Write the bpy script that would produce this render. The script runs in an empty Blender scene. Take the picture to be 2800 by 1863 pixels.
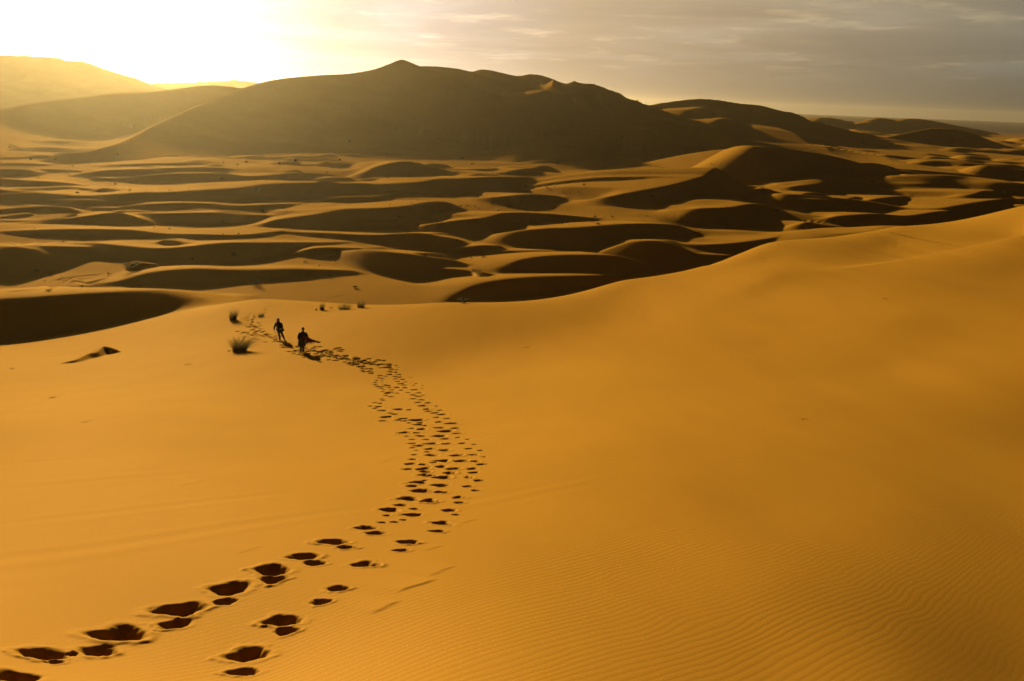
# A desert valley at low sun: near sand slope with a footprint trail, two walkers, dunes, haze.
SUN_E, EXPO, SKY_GAIN, NISH = 5.0, 1.42, .305, .01
HAZE, HAZE_G = .000031, .82
SKY_STOPS = [(0, (3.0, 2.9, 2.5)), (10, (1.42, 1.29, 1.19)), (14, (1.03, .88, .80)), (19, (.90, .77, .66)), (28, (.70, .54, .36)), (39, (.50, .39, .25)), (55, (.29, .27, .20)), (90, (.32, .28, .20)), (130, (.07, .066, .06))]
import bpy, bmesh, math, random, time
import numpy as np
from mathutils import Vector, Matrix, Euler

T0 = time.time()
random.seed(7)
rng = np.random.default_rng(11)
R = math.radians
C = bpy.context.scene.collection
Q = 1.0                       # grid density of the sand sheet

# ------------------------------------------------------------------ camera maths
# The photograph is measured in its own 2800 x 1863 pixels.  The camera stands CAMZ
# above the valley floor; heights below are kept relative to the camera and CAMZ is
# added when meshes are made.
F, CX, CY, PITCH, ROLL, CAMZ = 2425.0, 1400.0, 931.5, 15.15, 2.1, 30.0
FLOOR = -30.0
SUN_AZ, SUN_EL = -24.5, 9.0
RM = np.array(Matrix.Rotation(R(90 - PITCH), 3, 'X') @ Matrix.Rotation(R(ROLL), 3, 'Z'))

def ray(px, py):
    """azimuth (rad, + to the right) and tangent of elevation of a pixel's ray"""
    px = np.asarray(px, float); py = np.asarray(py, float)
    d = np.stack([(px - CX) / F, -(py - CY) / F, -np.ones_like(px)], -1) @ RM.T
    return np.arctan2(d[..., 0], d[..., 1]), d[..., 2] / np.hypot(d[..., 0], d[..., 1])

# ------------------------------------------------------------------ noise
def _hash(ix, iy, seed):
    h = (ix * 374761393 + iy * 668265263 + seed * 982451653) & 0xFFFFFFFF
    h = ((h ^ (h >> 13)) * 1274126177) & 0xFFFFFFFF
    return ((h ^ (h >> 16)) & 0xFFFF) / 65535.0

def vnoise(x, y, seed=0):
    ix = np.floor(x).astype(np.int64); iy = np.floor(y).astype(np.int64)
    fx = x - ix; fy = y - iy
    fx = fx * fx * fx * (fx * (fx * 6 - 15) + 10); fy = fy * fy * fy * (fy * (fy * 6 - 15) + 10)
    a = _hash(ix, iy, seed); b = _hash(ix + 1, iy, seed)
    c = _hash(ix, iy + 1, seed); d = _hash(ix + 1, iy + 1, seed)
    return (a + (b - a) * fx) * (1 - fy) + (c + (d - c) * fx) * fy - 0.5

def sstep(a, b, x):
    t = np.clip((x - a) / (b - a), 0, 1)
    return t * t * (3 - 2 * t)

def smax(a, b, k):
    return np.maximum(a, b) + np.maximum(k - np.abs(a - b), 0) ** 2 / (4 * k)

# ------------------------------------------------------------------ the sand sheet's grid (polar, finest where detail is small)
def spans(parts):
    out = [np.array([0.03])]
    for r1, step in parts:
        r0 = out[-1][-1]; n = max(2, int(math.log(r1 / r0) / (step / Q)))
        out.append(r0 * (r1 / r0) ** (np.arange(1, n + 1) / n))
    return np.concatenate(out)
RR = spans([(0.5, .25), (2.6, .05), (16, .0020), (80, .0020), (600, .0038), (1300, .0048), (2600, .008), (9000, .04)])
fine = np.arange(-36.5, 36.5001, .066 / Q)
coarse = np.linspace(36.5, 360 - 36.5, 122)[1:-1]
AZ = np.radians(np.concatenate([fine, coarse]))
NA, NR = len(AZ), len(RR)
NFINE = len(fine)
SA, CA = np.sin(AZ), np.cos(AZ)
X = RR[:, None] * SA[None, :]; Y = RR[:, None] * CA[None, :]      # rows = distance, columns = azimuth
LR = np.log(RR)

# ------------------------------------------------------------------ near dune + valley floor: a smooth surface through measured points
cols = {
 -300: [(1863, 4.8), (1500, 10.5), (1250, 19.6), (1100, 38.5), (1010, 55), (960, 84)],
 0: [(1863, 5.6), (1657, 7.7), (1500, 10.0), (1300, 15.8), (1150, 25), (1050, 47), (980, 70.5), (945, 88)],
 700: [(1863, 5.5), (1600, 7.8), (1400, 11.5), (1250, 18.2), (1120, 31.5), (1030, 46.5), (960, 60), (935, 66), (890, 77.5), (850, 86), (818, 97)],
 1223: [(1863, 4.85), (1600, 7.4), (1400, 11.4), (1188, 23.5), (1100, 33.5), (1000, 50), (930, 59.5), (870, 69.0), (828, 81.0)],
 1700: [(1863, 5.19), (1600, 7.86), (1400, 11.6), (1200, 20.2), (1050, 35.0), (950, 49.5), (870, 66), (810, 77), (766, 87)],
 2100: [(1863, 6.04), (1600, 8.8), (1400, 13.3), (1200, 21.5), (1050, 34.4), (950, 45.07), (870, 54.23), (800, 64.12), (755, 70.0), (700, 88.0), (660, 99.0)],
 2450: [(1863, 7.0), (1600, 10.5), (1400, 15.0), (1200, 24.0), (1000, 39.3), (870, 49.5), (780, 61.37), (701, 79.0), (650, 93.0), (614, 104.0)],
 2800: [(1863, 8.85), (1600, 12.6), (1400, 17.9), (1200, 27.6), (1000, 38.5), (850, 51.0), (741, 68), (641, 81.0), (605, 92.0), (565, 106.0)],
 3150: [(1863, 10.55), (1400, 20.61), (1200, 31.0), (1000, 39.0), (850, 53), (741, 68), (600, 85.0), (530, 105.0)],
}
behind = {-300: [(100, -24.0), (115, -26.3), (140, -30)], 0: [(100, -24.3), (115, -26.5), (140, -30)], 700: [(110, -25.4), (130, -30)],
          1223: [(95, -22.2), (125, -30)], 1700: [(105, -24), (130, -30)], 2100: [(125, -24), (155, -30)],
          2450: [(132, -24), (165, -30)], 2800: [(135, -22), (170, -30)], 3150: [(135, -22), (170, -30)]}
cu, cv, ct = [], [], []
for px, lst in cols.items():
    for py, D in lst:
        a, t = ray(px, py); cu.append(a * 2); cv.append(math.log(D)); ct.append(t)
    a, _ = ray(px, 900)
    for D, z in behind[px]:
        cu.append(a * 2); cv.append(math.log(D)); ct.append(z / D)
    for D in (200, 400):
        cu.append(a * 2); cv.append(math.log(D)); ct.append(FLOOR / D)
    lift = np.interp(px, [1223, 1700, 2800], [0, .2, .45])
    cu.append(a * 2); cv.append(math.log(2.2)); ct.append(-(2.55 + lift) / 2.2)
    cu.append(a * 2); cv.append(math.log(1.0)); ct.append(-2.1 - lift * .8)
cu, cv, ct = map(np.array, (cu, cv, ct))
def _tps(u, v):
    d2 = (u[..., None] - cu) ** 2 + (v[..., None] - cv) ** 2
    return 0.5 * d2 * np.log(d2 + 1e-12)
n = len(cu)
A = np.zeros((n + 3, n + 3)); A[:n, :n] = _tps(cu, cv) + np.eye(n) * 8e-4
A[:n, n:] = np.stack([np.ones(n), cu, cv], 1); A[n:, :n] = A[:n, n:].T
W = np.linalg.solve(A, np.concatenate([ct, np.zeros(3)]))
def tps_t(u, v):
    return _tps(u, v) @ W[:n] + W[n] + W[n + 1] * u + W[n + 2] * v

AMIN, AMAX = ray(-300, 900)[0], ray(3150, 900)[0]
ua = np.linspace(AMIN, AMAX, 150); vl = np.linspace(0, math.log(420), 260)
TT = np.stack([tps_t(np.full_like(ua, 0) + ua * 2, np.full_like(ua, v)) for v in vl])       # (v, u)
def bil(G, fi, fj):
    i = np.clip(np.floor(fi).astype(int), 0, G.shape[0] - 2); j = np.clip(np.floor(fj).astype(int), 0, G.shape[1] - 2)
    a = np.clip(fi - i, 0, 1); b = np.clip(fj - j, 0, 1)
    return (G[i, j] * (1 - b) + G[i, j + 1] * b) * (1 - a) + (G[i + 1, j] * (1 - b) + G[i + 1, j + 1] * b) * a
def base_z(az, D):
    """height of the bare surface; az in rad (-pi..pi or beyond), D in m"""
    az = np.asarray(az, float); D = np.asarray(D, float)
    az = np.where(az > math.pi, az - 2 * math.pi, az)
    Dc = np.clip(D, 1.0, 419)
    fi = np.log(Dc) / vl[-1] * (len(vl) - 1)
    fj = (np.clip(az, AMIN, AMAX) - AMIN) / (AMAX - AMIN) * (len(ua) - 1)
    z = bil(TT, fi, fj) * Dc
    # behind the camera: the two ends run into one another
    back = sstep(R(40), R(180), np.abs(az))
    other = bil(TT, fi, (len(ua) - 1) - fj) * Dc
    z = z * (1 - back / 2) + other * back / 2
    z = np.maximum(z, FLOOR)
    z = z + (FLOOR - z) * sstep(125, 175, D) * (np.abs(az) < 1.2) + (FLOOR - z) * sstep(125, 400, D) * (np.abs(az) >= 1.2)
    return z
Z = base_z(np.broadcast_to(AZ, X.shape), np.broadcast_to(RR[:, None], X.shape))
BASE = Z.copy()

def col_of(az):
    az = np.asarray(az, float)
    return (np.degrees(az) + 36.5) / (.066 / Q)
def hit(G, px, py, rmin=2.5):
    """where a pixel's ray first meets the heightfield G -> (az, D, z)"""
    a, t = ray(px, py)
    fj = float(np.clip(col_of(a), 0, NFINE - 2)); j = int(fj); b = fj - j
    prof = (G[:, j] * (1 - b) + G[:, j + 1] * b) / RR
    ok = np.nonzero((prof >= t) & (RR > rmin))[0]
    if len(ok) == 0: return float(a), RR[-1], float(t * RR[-1])
    i = ok[0]
    p0, p1 = prof[i - 1], prof[i]
    w = np.clip((t - p0) / (p1 - p0 + 1e-12), 0, 1)
    D = RR[i - 1] + (RR[i] - RR[i - 1]) * w
    return float(a), float(D), float(t * D)
def height(G, x, y):
    D = math.hypot(x, y); a = math.atan2(x, y)
    fj = np.clip(col_of(a), 0, NFINE - 1.001); fi = np.interp(math.log(D), LR, np.arange(NR))
    return float(bil(G, np.array([fi]), np.array([fj]))[0])

def catmull(P, per):
    P = np.asarray(P, float)
    if len(P) < 3:
        t = np.linspace(0, 1, per + 1)[:, None]; return P[0] * (1 - t) + P[-1] * t
    E = np.vstack([2 * P[0] - P[1], P, 2 * P[-1] - P[-2]])
    out = []
    for i in range(1, len(E) - 2):
        p0, p1, p2, p3 = E[i - 1], E[i], E[i + 1], E[i + 2]
        for k in range(per):
            t = k / per
            out.append(.5 * ((2 * p1) + (p2 - p0) * t + (2 * p0 - 5 * p1 + 4 * p2 - p3) * t * t + (3 * p1 - p0 - 3 * p2 + p3) * t ** 3))
    out.append(P[-1])
    return np.array(out)

def window(xy, margin):
    D = np.hypot(xy[:, 0], xy[:, 1]); a = np.arctan2(xy[:, 0], xy[:, 1])
    m = margin / max(D.min() - 0, 1.0)
    i0 = np.searchsorted(RR, max(D.min() - margin, .4)); i1 = np.searchsorted(RR, D.max() + margin)
    j0 = int(np.clip(col_of(a.min() - m), 0, NFINE)); j1 = int(np.clip(col_of(a.max() + m) + 1, 0, NFINE))
    return slice(i0, i1), slice(j0, j1)

def ridge_field(x, y, P, reach=None, rows=None, cols=None):
    """distance to a crest line, the crest's height at the nearest point, 1 on the camera's side and 0 behind, and place along it"""
    best = np.full(x.shape, 1e18); zc = np.zeros(x.shape); front = np.zeros(x.shape); along = np.zeros(x.shape)
    L = np.concatenate([[0], np.cumsum(np.hypot(*np.diff(P[:, :2], axis=0).T))]); L /= max(L[-1], 1e-6)
    for i in range(len(P) - 1):
        if reach is None: w = (slice(None), slice(None))
        else:                                   # only the part of the sheet this piece can reach
            si, sj = window(P[i:i + 2, :2], reach)
            w = (slice(max(si.start - rows.start, 0), max(si.stop - rows.start, 0)), slice(max(sj.start - cols.start, 0), max(sj.stop - cols.start, 0)))
        ax, ay, az_ = P[i]; bx, by, bz = P[i + 1]
        dx, dy = bx - ax, by - ay; l2 = dx * dx + dy * dy + 1e-9
        px_, py_ = x[w] - ax, y[w] - ay
        tu = (px_ * dx + py_ * dy) / l2; t = np.clip(tu, 0, 1)
        d2 = (px_ - t * dx) ** 2 + (py_ - t * dy) ** 2
        m = d2 < best[w]
        best[w] = np.where(m, d2, best[w]); zc[w] = np.where(m, az_ + (bz - az_) * t, zc[w])
        cr = dx * py_ - dy * px_
        f = (cr < 0).astype(float)
        if i in (0, len(P) - 2):                # round an end: in between
            q = np.clip(cr / (math.sqrt(l2) * (np.sqrt(d2) + 1e-6)), -1, 1)
            cap = (tu < 0) if i == 0 else (tu > 1)
            f = np.where(cap, np.maximum(.5 - .5 * q, .9 * np.sqrt(1 - q * q)), f)
        front[w] = np.where(m, f, front[w])
        along[w] = np.where(m, L[i] + (L[i + 1] - L[i]) * t, along[w])
    return np.minimum(np.sqrt(best), 1e6), zc, front, along

def add_ridge(G, P, sf, sb, rf, rb, k, reach):
    """raise a dune under a crest line: every piece of the line carries its own two slopes, and the highest wins"""
    rows, cols = window(P[:, :2], reach)
    if X[rows, cols].size == 0: return
    best = np.full(X[rows, cols].shape, -99.0)
    for i in range(len(P) - 1):
        si, sj = window(P[i:i + 2, :2], reach)
        w = (slice(max(si.start - rows.start, 0), max(si.stop - rows.start, 0)), slice(max(sj.start - cols.start, 0), max(sj.stop - cols.start, 0)))
        ax, ay, az_ = P[i]; bx, by, bz = P[i + 1]
        dx, dy = bx - ax, by - ay; l2 = dx * dx + dy * dy + 1e-9
        px_, py_ = X[si, sj] - ax, Y[si, sj] - ay
        if px_.size == 0: continue
        tu = (px_ * dx + py_ * dy) / l2; t = np.clip(tu, 0, 1)
        s = np.sqrt((px_ - t * dx) ** 2 + (py_ - t * dy) ** 2)
        q = np.clip((dx * py_ - dy * px_) / (math.sqrt(l2) * (s + 1e-6)), -1, 1)
        fw = np.where(tu == t, (q < 0) * 1.0, np.maximum(.5 - .5 * q, .9 * np.sqrt(1 - q * q)))
        r_ = rb + (rf - rb) * fw
        drop = (sb + (sf - sb) * fw) * (np.sqrt(s * s + r_ * r_) - r_) + 16 * np.clip(s / reach - .35, 0, 1) ** 1.6
        best[w] = np.maximum(best[w], az_ + (bz - az_) * t - drop)
    G[rows, cols] = smax(G[rows, cols], best, k)

def solve_crest(px, yc, yb, G=None):
    """a crest seen at yc whose face and cast shadow end at yb on the bare surface"""
    a, Db, zb = hit(BASE, px, yb)
    if G is None:
        tb = -float(ray(px, yb)[1]); Db, zb = max(FLOOR / -tb, 128.0), FLOOR
    _, tc = ray(px, yc); tc = -float(tc)
    k = max(math.cos(R(SUN_AZ) - a), .35) / math.tan(R(SUN_EL)) * (.53 - .18 * min(1, max(0, (px - 1500) / 500)))
    Dc = (Db / k - zb) / (1 / k + tc)
    return a, Dc, -tc * Dc

K3 = lambda L: [(x / 2.357, 350 + y / 2.357, 350 + b / 2.357) for x, y, b in L]
K4 = lambda L: [(900 + x / 2.357, 400 + y / 2.357, 400 + b / 2.357) for x, y, b in L]
K5 = lambda L: [(1800 + x / 2.357, 250 + y / 2.357, 250 + b / 2.357) for x, y, b in L]
dunes = []          # (points, softness of the brink)
D_ = lambda pts, soft=1.0: dunes.append((pts, soft))
# the dark dune just past the two walkers, and the hummock left of them
D_([(-200, 824, 955), (0, 815, 940), (127, 807, 921), (297, 796, 893), (424, 792, 868), (500, 796, 848), (560, 803, 834), (600, 808, 822), (640, 813, 817)], 2.2)
# --- left of the valley
D_(K3([(540, 1022, 1027), (640, 1005, 1015), (800, 978, 1010), (1000, 927, 1004), (1250, 907, 999), (1500, 914, 996), (1700, 912, 976), (1900, 908, 970), (2100, 913, 940), (2250, 918, 928)]), 2.2)
D_(K3([(400, 750, 800), (460, 747, 838), (600, 742, 820), (800, 760, 852), (1000, 775, 892), (1200, 766, 878), (1440, 742, 880), (1700, 738, 834), (2000, 738, 810), (2250, 738, 790)]))
D_(K3([(-120, 752, 1000), (0, 756, 1004), (100, 763, 1022), (200, 771, 1000), (270, 764, 900), (340, 753, 850), (380, 790, 842)]), 1.6)
D_(K3([(-120, 672, 760), (0, 668, 757), (240, 657, 764), (500, 652, 744), (800, 656, 747), (900, 664, 732), (1060, 681, 724), (1280, 686, 757), (1560, 690, 737), (1740, 672, 720), (1880, 662, 676)]))
D_(K3([(-100, 592, 620), (0, 594, 622), (150, 597, 642), (350, 592, 647), (550, 570, 650), (760, 546, 652), (860, 570, 627), (950, 588, 605)]))
D_(K3([(790, 546, 554), (900, 550, 582), (1100, 549, 622), (1280, 547, 626), (1440, 547, 607), (1550, 556, 590), (1700, 562, 585), (1850, 560, 572), (1940, 556, 560)]))
D_(K3([(-100, 528, 572), (0, 523, 572), (150, 512, 585), (300, 503, 592), (420, 508, 546), (480, 520, 530)]))
D_(K3([(600, 512, 518), (750, 512, 542), (900, 495, 549), (1050, 486, 550), (1200, 483, 532), (1350, 488, 522), (1500, 500, 547), (1650, 497, 552), (1800, 490, 557), (1900, 486, 540), (1980, 476, 500)]))
D_(K3([(-120, 434, 518), (0, 428, 520), (200, 416, 500), (350, 425, 490), (500, 436, 482), (700, 430, 517), (900, 416, 497), (1100, 412, 486), (1300, 400, 485), (1550, 384, 500), (1740, 360, 490), (2000, 353, 462), (2200, 354, 442), (2357, 357, 440), (2450, 361, 440), (2680, 350, 430), (2830, 328, 412), (2960, 325, 440), (3200, 314, 425), (3360, 314, 385), (3480, 320, 340), (3560, 330, 338)]))
D_(K3([(30, 394, 410), (120, 392, 414), (250, 388, 404), (420, 381, 400), (540, 388, 408), (640, 403, 412)]))
D_(K3([(-100, 320, 380), (0, 325, 380), (200, 340, 390), (400, 352, 380), (560, 368, 373)]))
D_(K3([(640, 326, 340), (800, 320, 352), (950, 306, 352), (1110, 295, 375), (1250, 292, 367), (1450, 294, 358), (1600, 312, 356), (1750, 303, 356), (1900, 290, 354), (2040, 292, 335), (2150, 300, 315)]))
D_(K3([(-100, 262, 296), (0, 263, 299), (150, 265, 303), (240, 285, 297)]))
D_(K3([(-100, 228, 255), (0, 228, 257), (200, 228, 263), (380, 238, 251), (440, 242, 248)]))
D_(K3([(480, 303, 312), (560, 290, 322), (700, 272, 322), (850, 266, 320), (1000, 262, 302), (1200, 255, 290), (1400, 255, 286), (1550, 268, 280)]))
D_(K3([(560, 250, 254), (680, 240, 252), (900, 230, 253), (1200, 224, 247), (1400, 223, 246), (1490, 230, 240)]))
D_(K3([(1220, 243, 250), (1430, 254, 272), (1700, 241, 264), (2050, 232, 252), (2200, 228, 240)]))
D_(K3([(-100, 190, 206), (0, 190, 206), (150, 188, 213), (280, 174, 213), (450, 186, 206), (700, 186, 206), (850, 192, 201), (1000, 172, 196), (1180, 158, 174)]))
D_(K3([(0, 62, 78), (50, 48, 78), (130, 78, 96), (250, 88, 106), (420, 82, 106), (620, 90, 108)]))
D_(K3([(50, 100, 112), (200, 137, 152), (450, 140, 152), (550, 145, 150)]))
# --- middle of the valley
D_(K4([(180, 165, 200), (300, 135, 220), (350, 118, 240), (500, 98, 234), (640, 125, 214), (760, 158, 195), (900, 185, 200)]))
D_(K4([(-20, 338, 400), (0, 332, 400), (150, 325, 395), (280, 322, 378), (380, 309, 335)]))
D_(K4([(-420, 498, 503), (-390, 488, 520), (-300, 468, 528), (-100, 442, 528), (0, 425, 522), (100, 406, 528), (350, 397, 517), (500, 384, 484), (650, 360, 480), (750, 360, 472), (800, 390, 470), (826, 432, 458)]))
D_(K4([(870, 334, 342), (1000, 330, 395), (1150, 320, 410), (1300, 309, 404), (1450, 318, 377), (1520, 335, 350)]))
D_(K4([(565, 508, 514), (650, 500, 562), (800, 481, 579), (1000, 460, 568), (1100, 434, 557), (1200, 427, 547), (1350, 431, 524), (1500, 442, 517), (1680, 460, 500), (1760, 472, 480)]))
D_(K4([(1045, 572, 579), (1130, 557, 634), (1250, 541, 657), (1400, 530, 664), (1520, 526, 662), (1620, 521, 642), (1750, 511, 614), (1900, 501, 600), (2100, 499, 608), (2250, 512, 610), (2322, 556, 587)]))
D_(K4([(-440, 540, 570), (-240, 552, 590), (0, 560, 614), (150, 568, 617), (300, 570, 627), (500, 560, 687), (620, 565, 687), (700, 580, 677), (820, 600, 657), (900, 640, 650)]))
D_(K4([(25, 681, 687), (120, 673, 724), (240, 666, 772), (350, 676, 818), (460, 690, 853), (560, 702, 869), (650, 715, 803), (800, 735, 787), (890, 762, 772)]))
D_(K4([(600, 788, 850), (750, 786, 866), (880, 802, 848), (970, 830, 846)]), 1.6)
D_(K4([(1030, 686, 724), (1150, 675, 714), (1350, 672, 697), (1500, 674, 686)]))
D_(K4([(1055, 822, 834), (1090, 795, 840), (1150, 762, 840), (1250, 727, 832), (1400, 706, 826), (1600, 699, 824), (1800, 702, 824), (1900, 718, 822), (1965, 745, 818)]), 1.6)
D_(K4([(740, 988, 994), (850, 930, 994), (950, 888, 988), (1100, 860, 976), (1300, 842, 934), (1500, 835, 910), (1700, 831, 880), (1900, 829, 852), (2050, 822, 836)]), 2.2)
D_(K4([(1823, 686, 694), (1870, 641, 708), (1940, 613, 728), (2050, 607, 761), (2150, 619, 773), (2250, 650, 778), (2340, 684, 770)]))
D_(K4([(2130, 612, 622), (2250, 630, 660), (2400, 640, 690), (2600, 640, 700)]))
D_(K4([(1598, 360, 374), (1700, 340, 430), (1850, 312, 443), (2000, 284, 440), (2120, 262, 430), (2240, 235, 408), (2357, 200, 392), (2395, 185, 380), (2430, 156, 378), (2470, 140, 380), (2560, 200, 310), (2640, 252, 285)]))
# --- right of the valley
D_(K5([(150, 442, 450), (300, 425, 482), (400, 385, 548), (500, 352, 602), (600, 352, 610), (720, 372, 608), (850, 390, 602), (1000, 430, 582), (1120, 450, 520), (1200, 452, 470)]))
D_(K5([(612, 702, 710), (690, 674, 772), (780, 657, 800), (884, 684, 814), (1050, 695, 816), (1130, 708, 798), (1180, 722, 750)]))
D_(K5([(18, 790, 800), (80, 763, 834), (200, 755, 893), (300, 752, 908), (450, 745, 873), (600, 724, 838), (720, 745, 815), (830, 800, 818)]))
D_(K5([(-20, 960, 985), (80, 974, 1000), (150, 982, 1024), (300, 986, 1050), (450, 980, 1062), (600, 962, 1044), (750, 940, 1008), (885, 925, 960)]))
D_(K5([(10, 978, 1122), (100, 1010, 1118), (236, 1044, 1102), (480, 1058, 1074)]))
D_(K5([(818, 888, 895), (880, 856, 932), (950, 844, 950), (1020, 855, 940), (1100, 880, 918)]))
D_(K5([(960, 838, 845), (1100, 808, 907), (1250, 795, 893), (1400, 788, 870), (1600, 800, 852), (1800, 772, 828), (1900, 768, 800)]))
D_(K5([(1000, 492, 498), (1100, 478, 557), (1200, 467, 595), (1350, 460, 588), (1450, 475, 548), (1530, 497, 520)]))
D_(K5([(620, 610, 616), (780, 611, 662), (900, 606, 688), (1050, 594, 668), (1200, 592, 642), (1320, 613, 632)]))
D_(K5([(1270, 706, 712), (1400, 690, 748), (1550, 674, 758), (1650, 680, 720)]))
D_(K5([(1630, 692, 700), (1740, 690, 735), (1850, 686, 752), (2000, 662, 754), (2060, 641, 750), (2130, 640, 720), (2200, 660, 690)]))
D_(K5([(1390, 752, 770), (1500, 757, 790), (1620, 758, 792), (1800, 753, 775), (1950, 728, 805), (2110, 702, 795), (2250, 690, 760), (2420, 700, 760)]))
D_(K5([(1530, 556, 566), (1545, 542, 582), (1585, 535, 602), (1650, 570, 627), (1740, 618, 637)]))
D_(K5([(1770, 518, 526), (1870, 508, 548), (1990, 534, 552)]))
D_(K5([(1930, 512, 520), (1990, 500, 545), (2060, 476, 563), (2160, 488, 583), (2300, 515, 583), (2420, 520, 570)]))
D_(K5([(1765, 612, 620), (1870, 618, 657), (1960, 636, 655)]))
D_(K5([(2140, 655, 665), (2170, 625, 705), (2250, 612, 724), (2357, 600, 724), (2450, 600, 710)]))
D_(K5([(1340, 424, 432), (1370, 412, 455), (1450, 408, 470), (1560, 430, 475), (1640, 455, 470)]))
D_(K5([(1900, 424, 430), (1960, 412, 450), (2050, 425, 468), (2150, 440, 462)]))
D_(K5([(890, 402, 408), (960, 385, 430), (1060, 372, 440), (1200, 385, 440), (1330, 398, 415)]))
D_(K5([(700, 330, 336), (790, 325, 362), (900, 345, 372), (1010, 350, 362)]))
D_(K5([(620, 302, 308), (700, 288, 322), (820, 284, 320), (930, 310, 328), (1010, 335, 340)]))
D_(K5([(1640, 432, 436), (1720, 430, 440), (1760, 418, 448), (1850, 430, 462), (1930, 445, 455)]))
D_(K5([(2080, 470, 474), (2160, 462, 480), (2240, 470, 490), (2357, 480, 500)]))
# many small far dunes between the named ones
NAMED = len(dunes)
for i in range(70):
    px = rng.uniform(1650, 2900); py = rng.uniform(355, 470) + max(0, px - 2300) * .035
    w = rng.uniform(25, 80) * (.5 + (py - 330) / 130); hgt = rng.uniform(4, 10) * (.4 + (py - 330) / 120)
    ph = rng.uniform(0, 6)
    pts = []
    for q in np.linspace(-1, 1, 6):
        e = 1 - q * q
        pts.append((px + q * w, py + 8 * q + 2.5 * math.sin(3 * q + ph) - hgt * .35 * e + (1 - e) * hgt * .35, py + 8 * q + hgt * (.25 + e * .9)))
    D_(pts)
for i in range(26):
    px = rng.uniform(-100, 1250); py = rng.uniform(392, 470) - (px < 300) * 0
    w = rng.uniform(40, 130); hgt = rng.uniform(2.5, 6); ph = rng.uniform(0, 6)
    pts = [(px + q * w, py + 1.5 * math.sin(3 * q + ph) - hgt * .3 * (1 - q * q), py + hgt * (.3 + .8 * (1 - q * q))) for q in np.linspace(-1, 1, 6)]
    D_(pts)

def weave(n, x0, x1, y0, y1, wr, hr):
    for i in range(n):
        px = rng.uniform(x0, x1); py = min(rng.uniform(y0, y1), 640 - .105 * max(0, px - 1400) + 80 * (px < 1400)); sc = .55 + .9 * (py - 400) / 350
        w = rng.uniform(*wr) * sc; hgt = rng.uniform(*hr) * sc; ph = rng.uniform(0, 6); tilt = rng.normal(0, 9) * sc; bow = rng.normal(0, 6) * sc
        pts = []
        for q in np.linspace(-1, 1, 7):
            e = (1 - q * q) ** .8
            y = py + tilt * q + bow * q * q + 2.5 * sc * math.sin(3.4 * q + ph)
            pts.append((px + q * w, y - hgt * .3 * e, y + hgt * (.15 + .8 * e)))
        D_(pts)
weave(50, 250, 1780, 424, 505, (50, 170), (5, 13))
weave(30, -80, 1650, 500, 700, (60, 190), (5, 14))
weave(44, 1600, 2750, 430, 560, (40, 120), (6, 16))
# soft swells of the valley floor
azs = np.where(AZ > math.pi, AZ - 2 * math.pi, AZ)
swell = 2.0 * vnoise(X / 46, Y / 30, 3) + .5 * vnoise(X / 19, Y / 14, 4) + sstep(0, .25, azs) * (11.0 * vnoise(X / 62, Y / 52, 6) + 3.6 * vnoise(X / 27, Y / 23, 7) + 1.2 * vnoise(X / 11, Y / 10, 8))
Z += swell * sstep(125, 170, RR)[:, None] * (1 - sstep(900, 1600, RR))[:, None] * (np.abs(np.where(AZ > math.pi, AZ - 2 * math.pi, AZ)) < 1.2)
for di, (pts, soft) in enumerate(dunes):
    P = []
    for pi, (px, yc, yb) in enumerate(pts):
        if di and pi in (0, len(pts) - 1): yb = min(yb, yc + 4)
        a, D, z = solve_crest(px, yc, max(yb, yc + 2), BASE if di == 0 else None)
        if di == 0 and px < 0: z = z * 99.6 / D; D = 99.6
        P.append((a, math.log(D), z / D))
    P = np.array(P)
    for _ in range(3):          # keep the crest from zig-zagging in depth
        P[1:-1, 1] = .25 * P[:-2, 1] + .5 * P[1:-1, 1] + .25 * P[2:, 1]
    if di >= NAMED: P[:, 1] = P[:, 1].mean() + .25 * (P[:, 1] - P[:, 1].mean())
    e_ = np.exp(P[:, 1])
    P = catmull(np.stack([e_ * np.sin(P[:, 0]), e_ * np.cos(P[:, 0]), e_ * P[:, 2]], 1), 14 if di < NAMED else 10)
    hgt = max(.3, float(np.max(P[:, 2] - base_z(np.arctan2(P[:, 0], P[:, 1]), np.hypot(P[:, 0], P[:, 1])))))
    Dm = float(np.mean(np.hypot(P[:, 0], P[:, 1])))
    sb = min(.3, max(.08, -float(np.mean(P[:, 2])) / Dm * .85))
    rf = (.08 * hgt + .0016 * Dm) * soft * rng.uniform(.6, 1.8); rb = rf * 2.2 + .002 * Dm
    add_ridge(Z, P, rng.uniform(.48, .60), sb, rf, rb, min(1.6, .2 + hgt * .22), min(90, (hgt + 1.5) / sb + rb + 8))

# lit, rounded mounds standing behind some crests (no steep face)
for pts, h in ((K3([(800, 766, 0), (900, 732, 0), (1000, 720, 0), (1090, 727, 0), (1200, 764, 0)]), 0),
               (K3([(1190, 546, 0), (1240, 522, 0), (1300, 515, 0), (1360, 519, 0), (1430, 543, 0)]), 0),
               (K3([(420, 490, 0), (475, 470, 0), (520, 488, 0), (580, 508, 0)]), 0)):
    P = []
    for px, yc, _ in pts:
        ymid = max(p[1] for p in pts)
        a, D, z = hit(BASE, px, ymid + 2); t = float(ray(px, yc)[1]); D += 9
        P.append((D * math.sin(a), D * math.cos(a), t * D))
    add_ridge(Z, catmull(P, 6), .16, .3, 5, 3, .4, 45)
print('dunes', round(time.time() - T0, 1))
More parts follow.
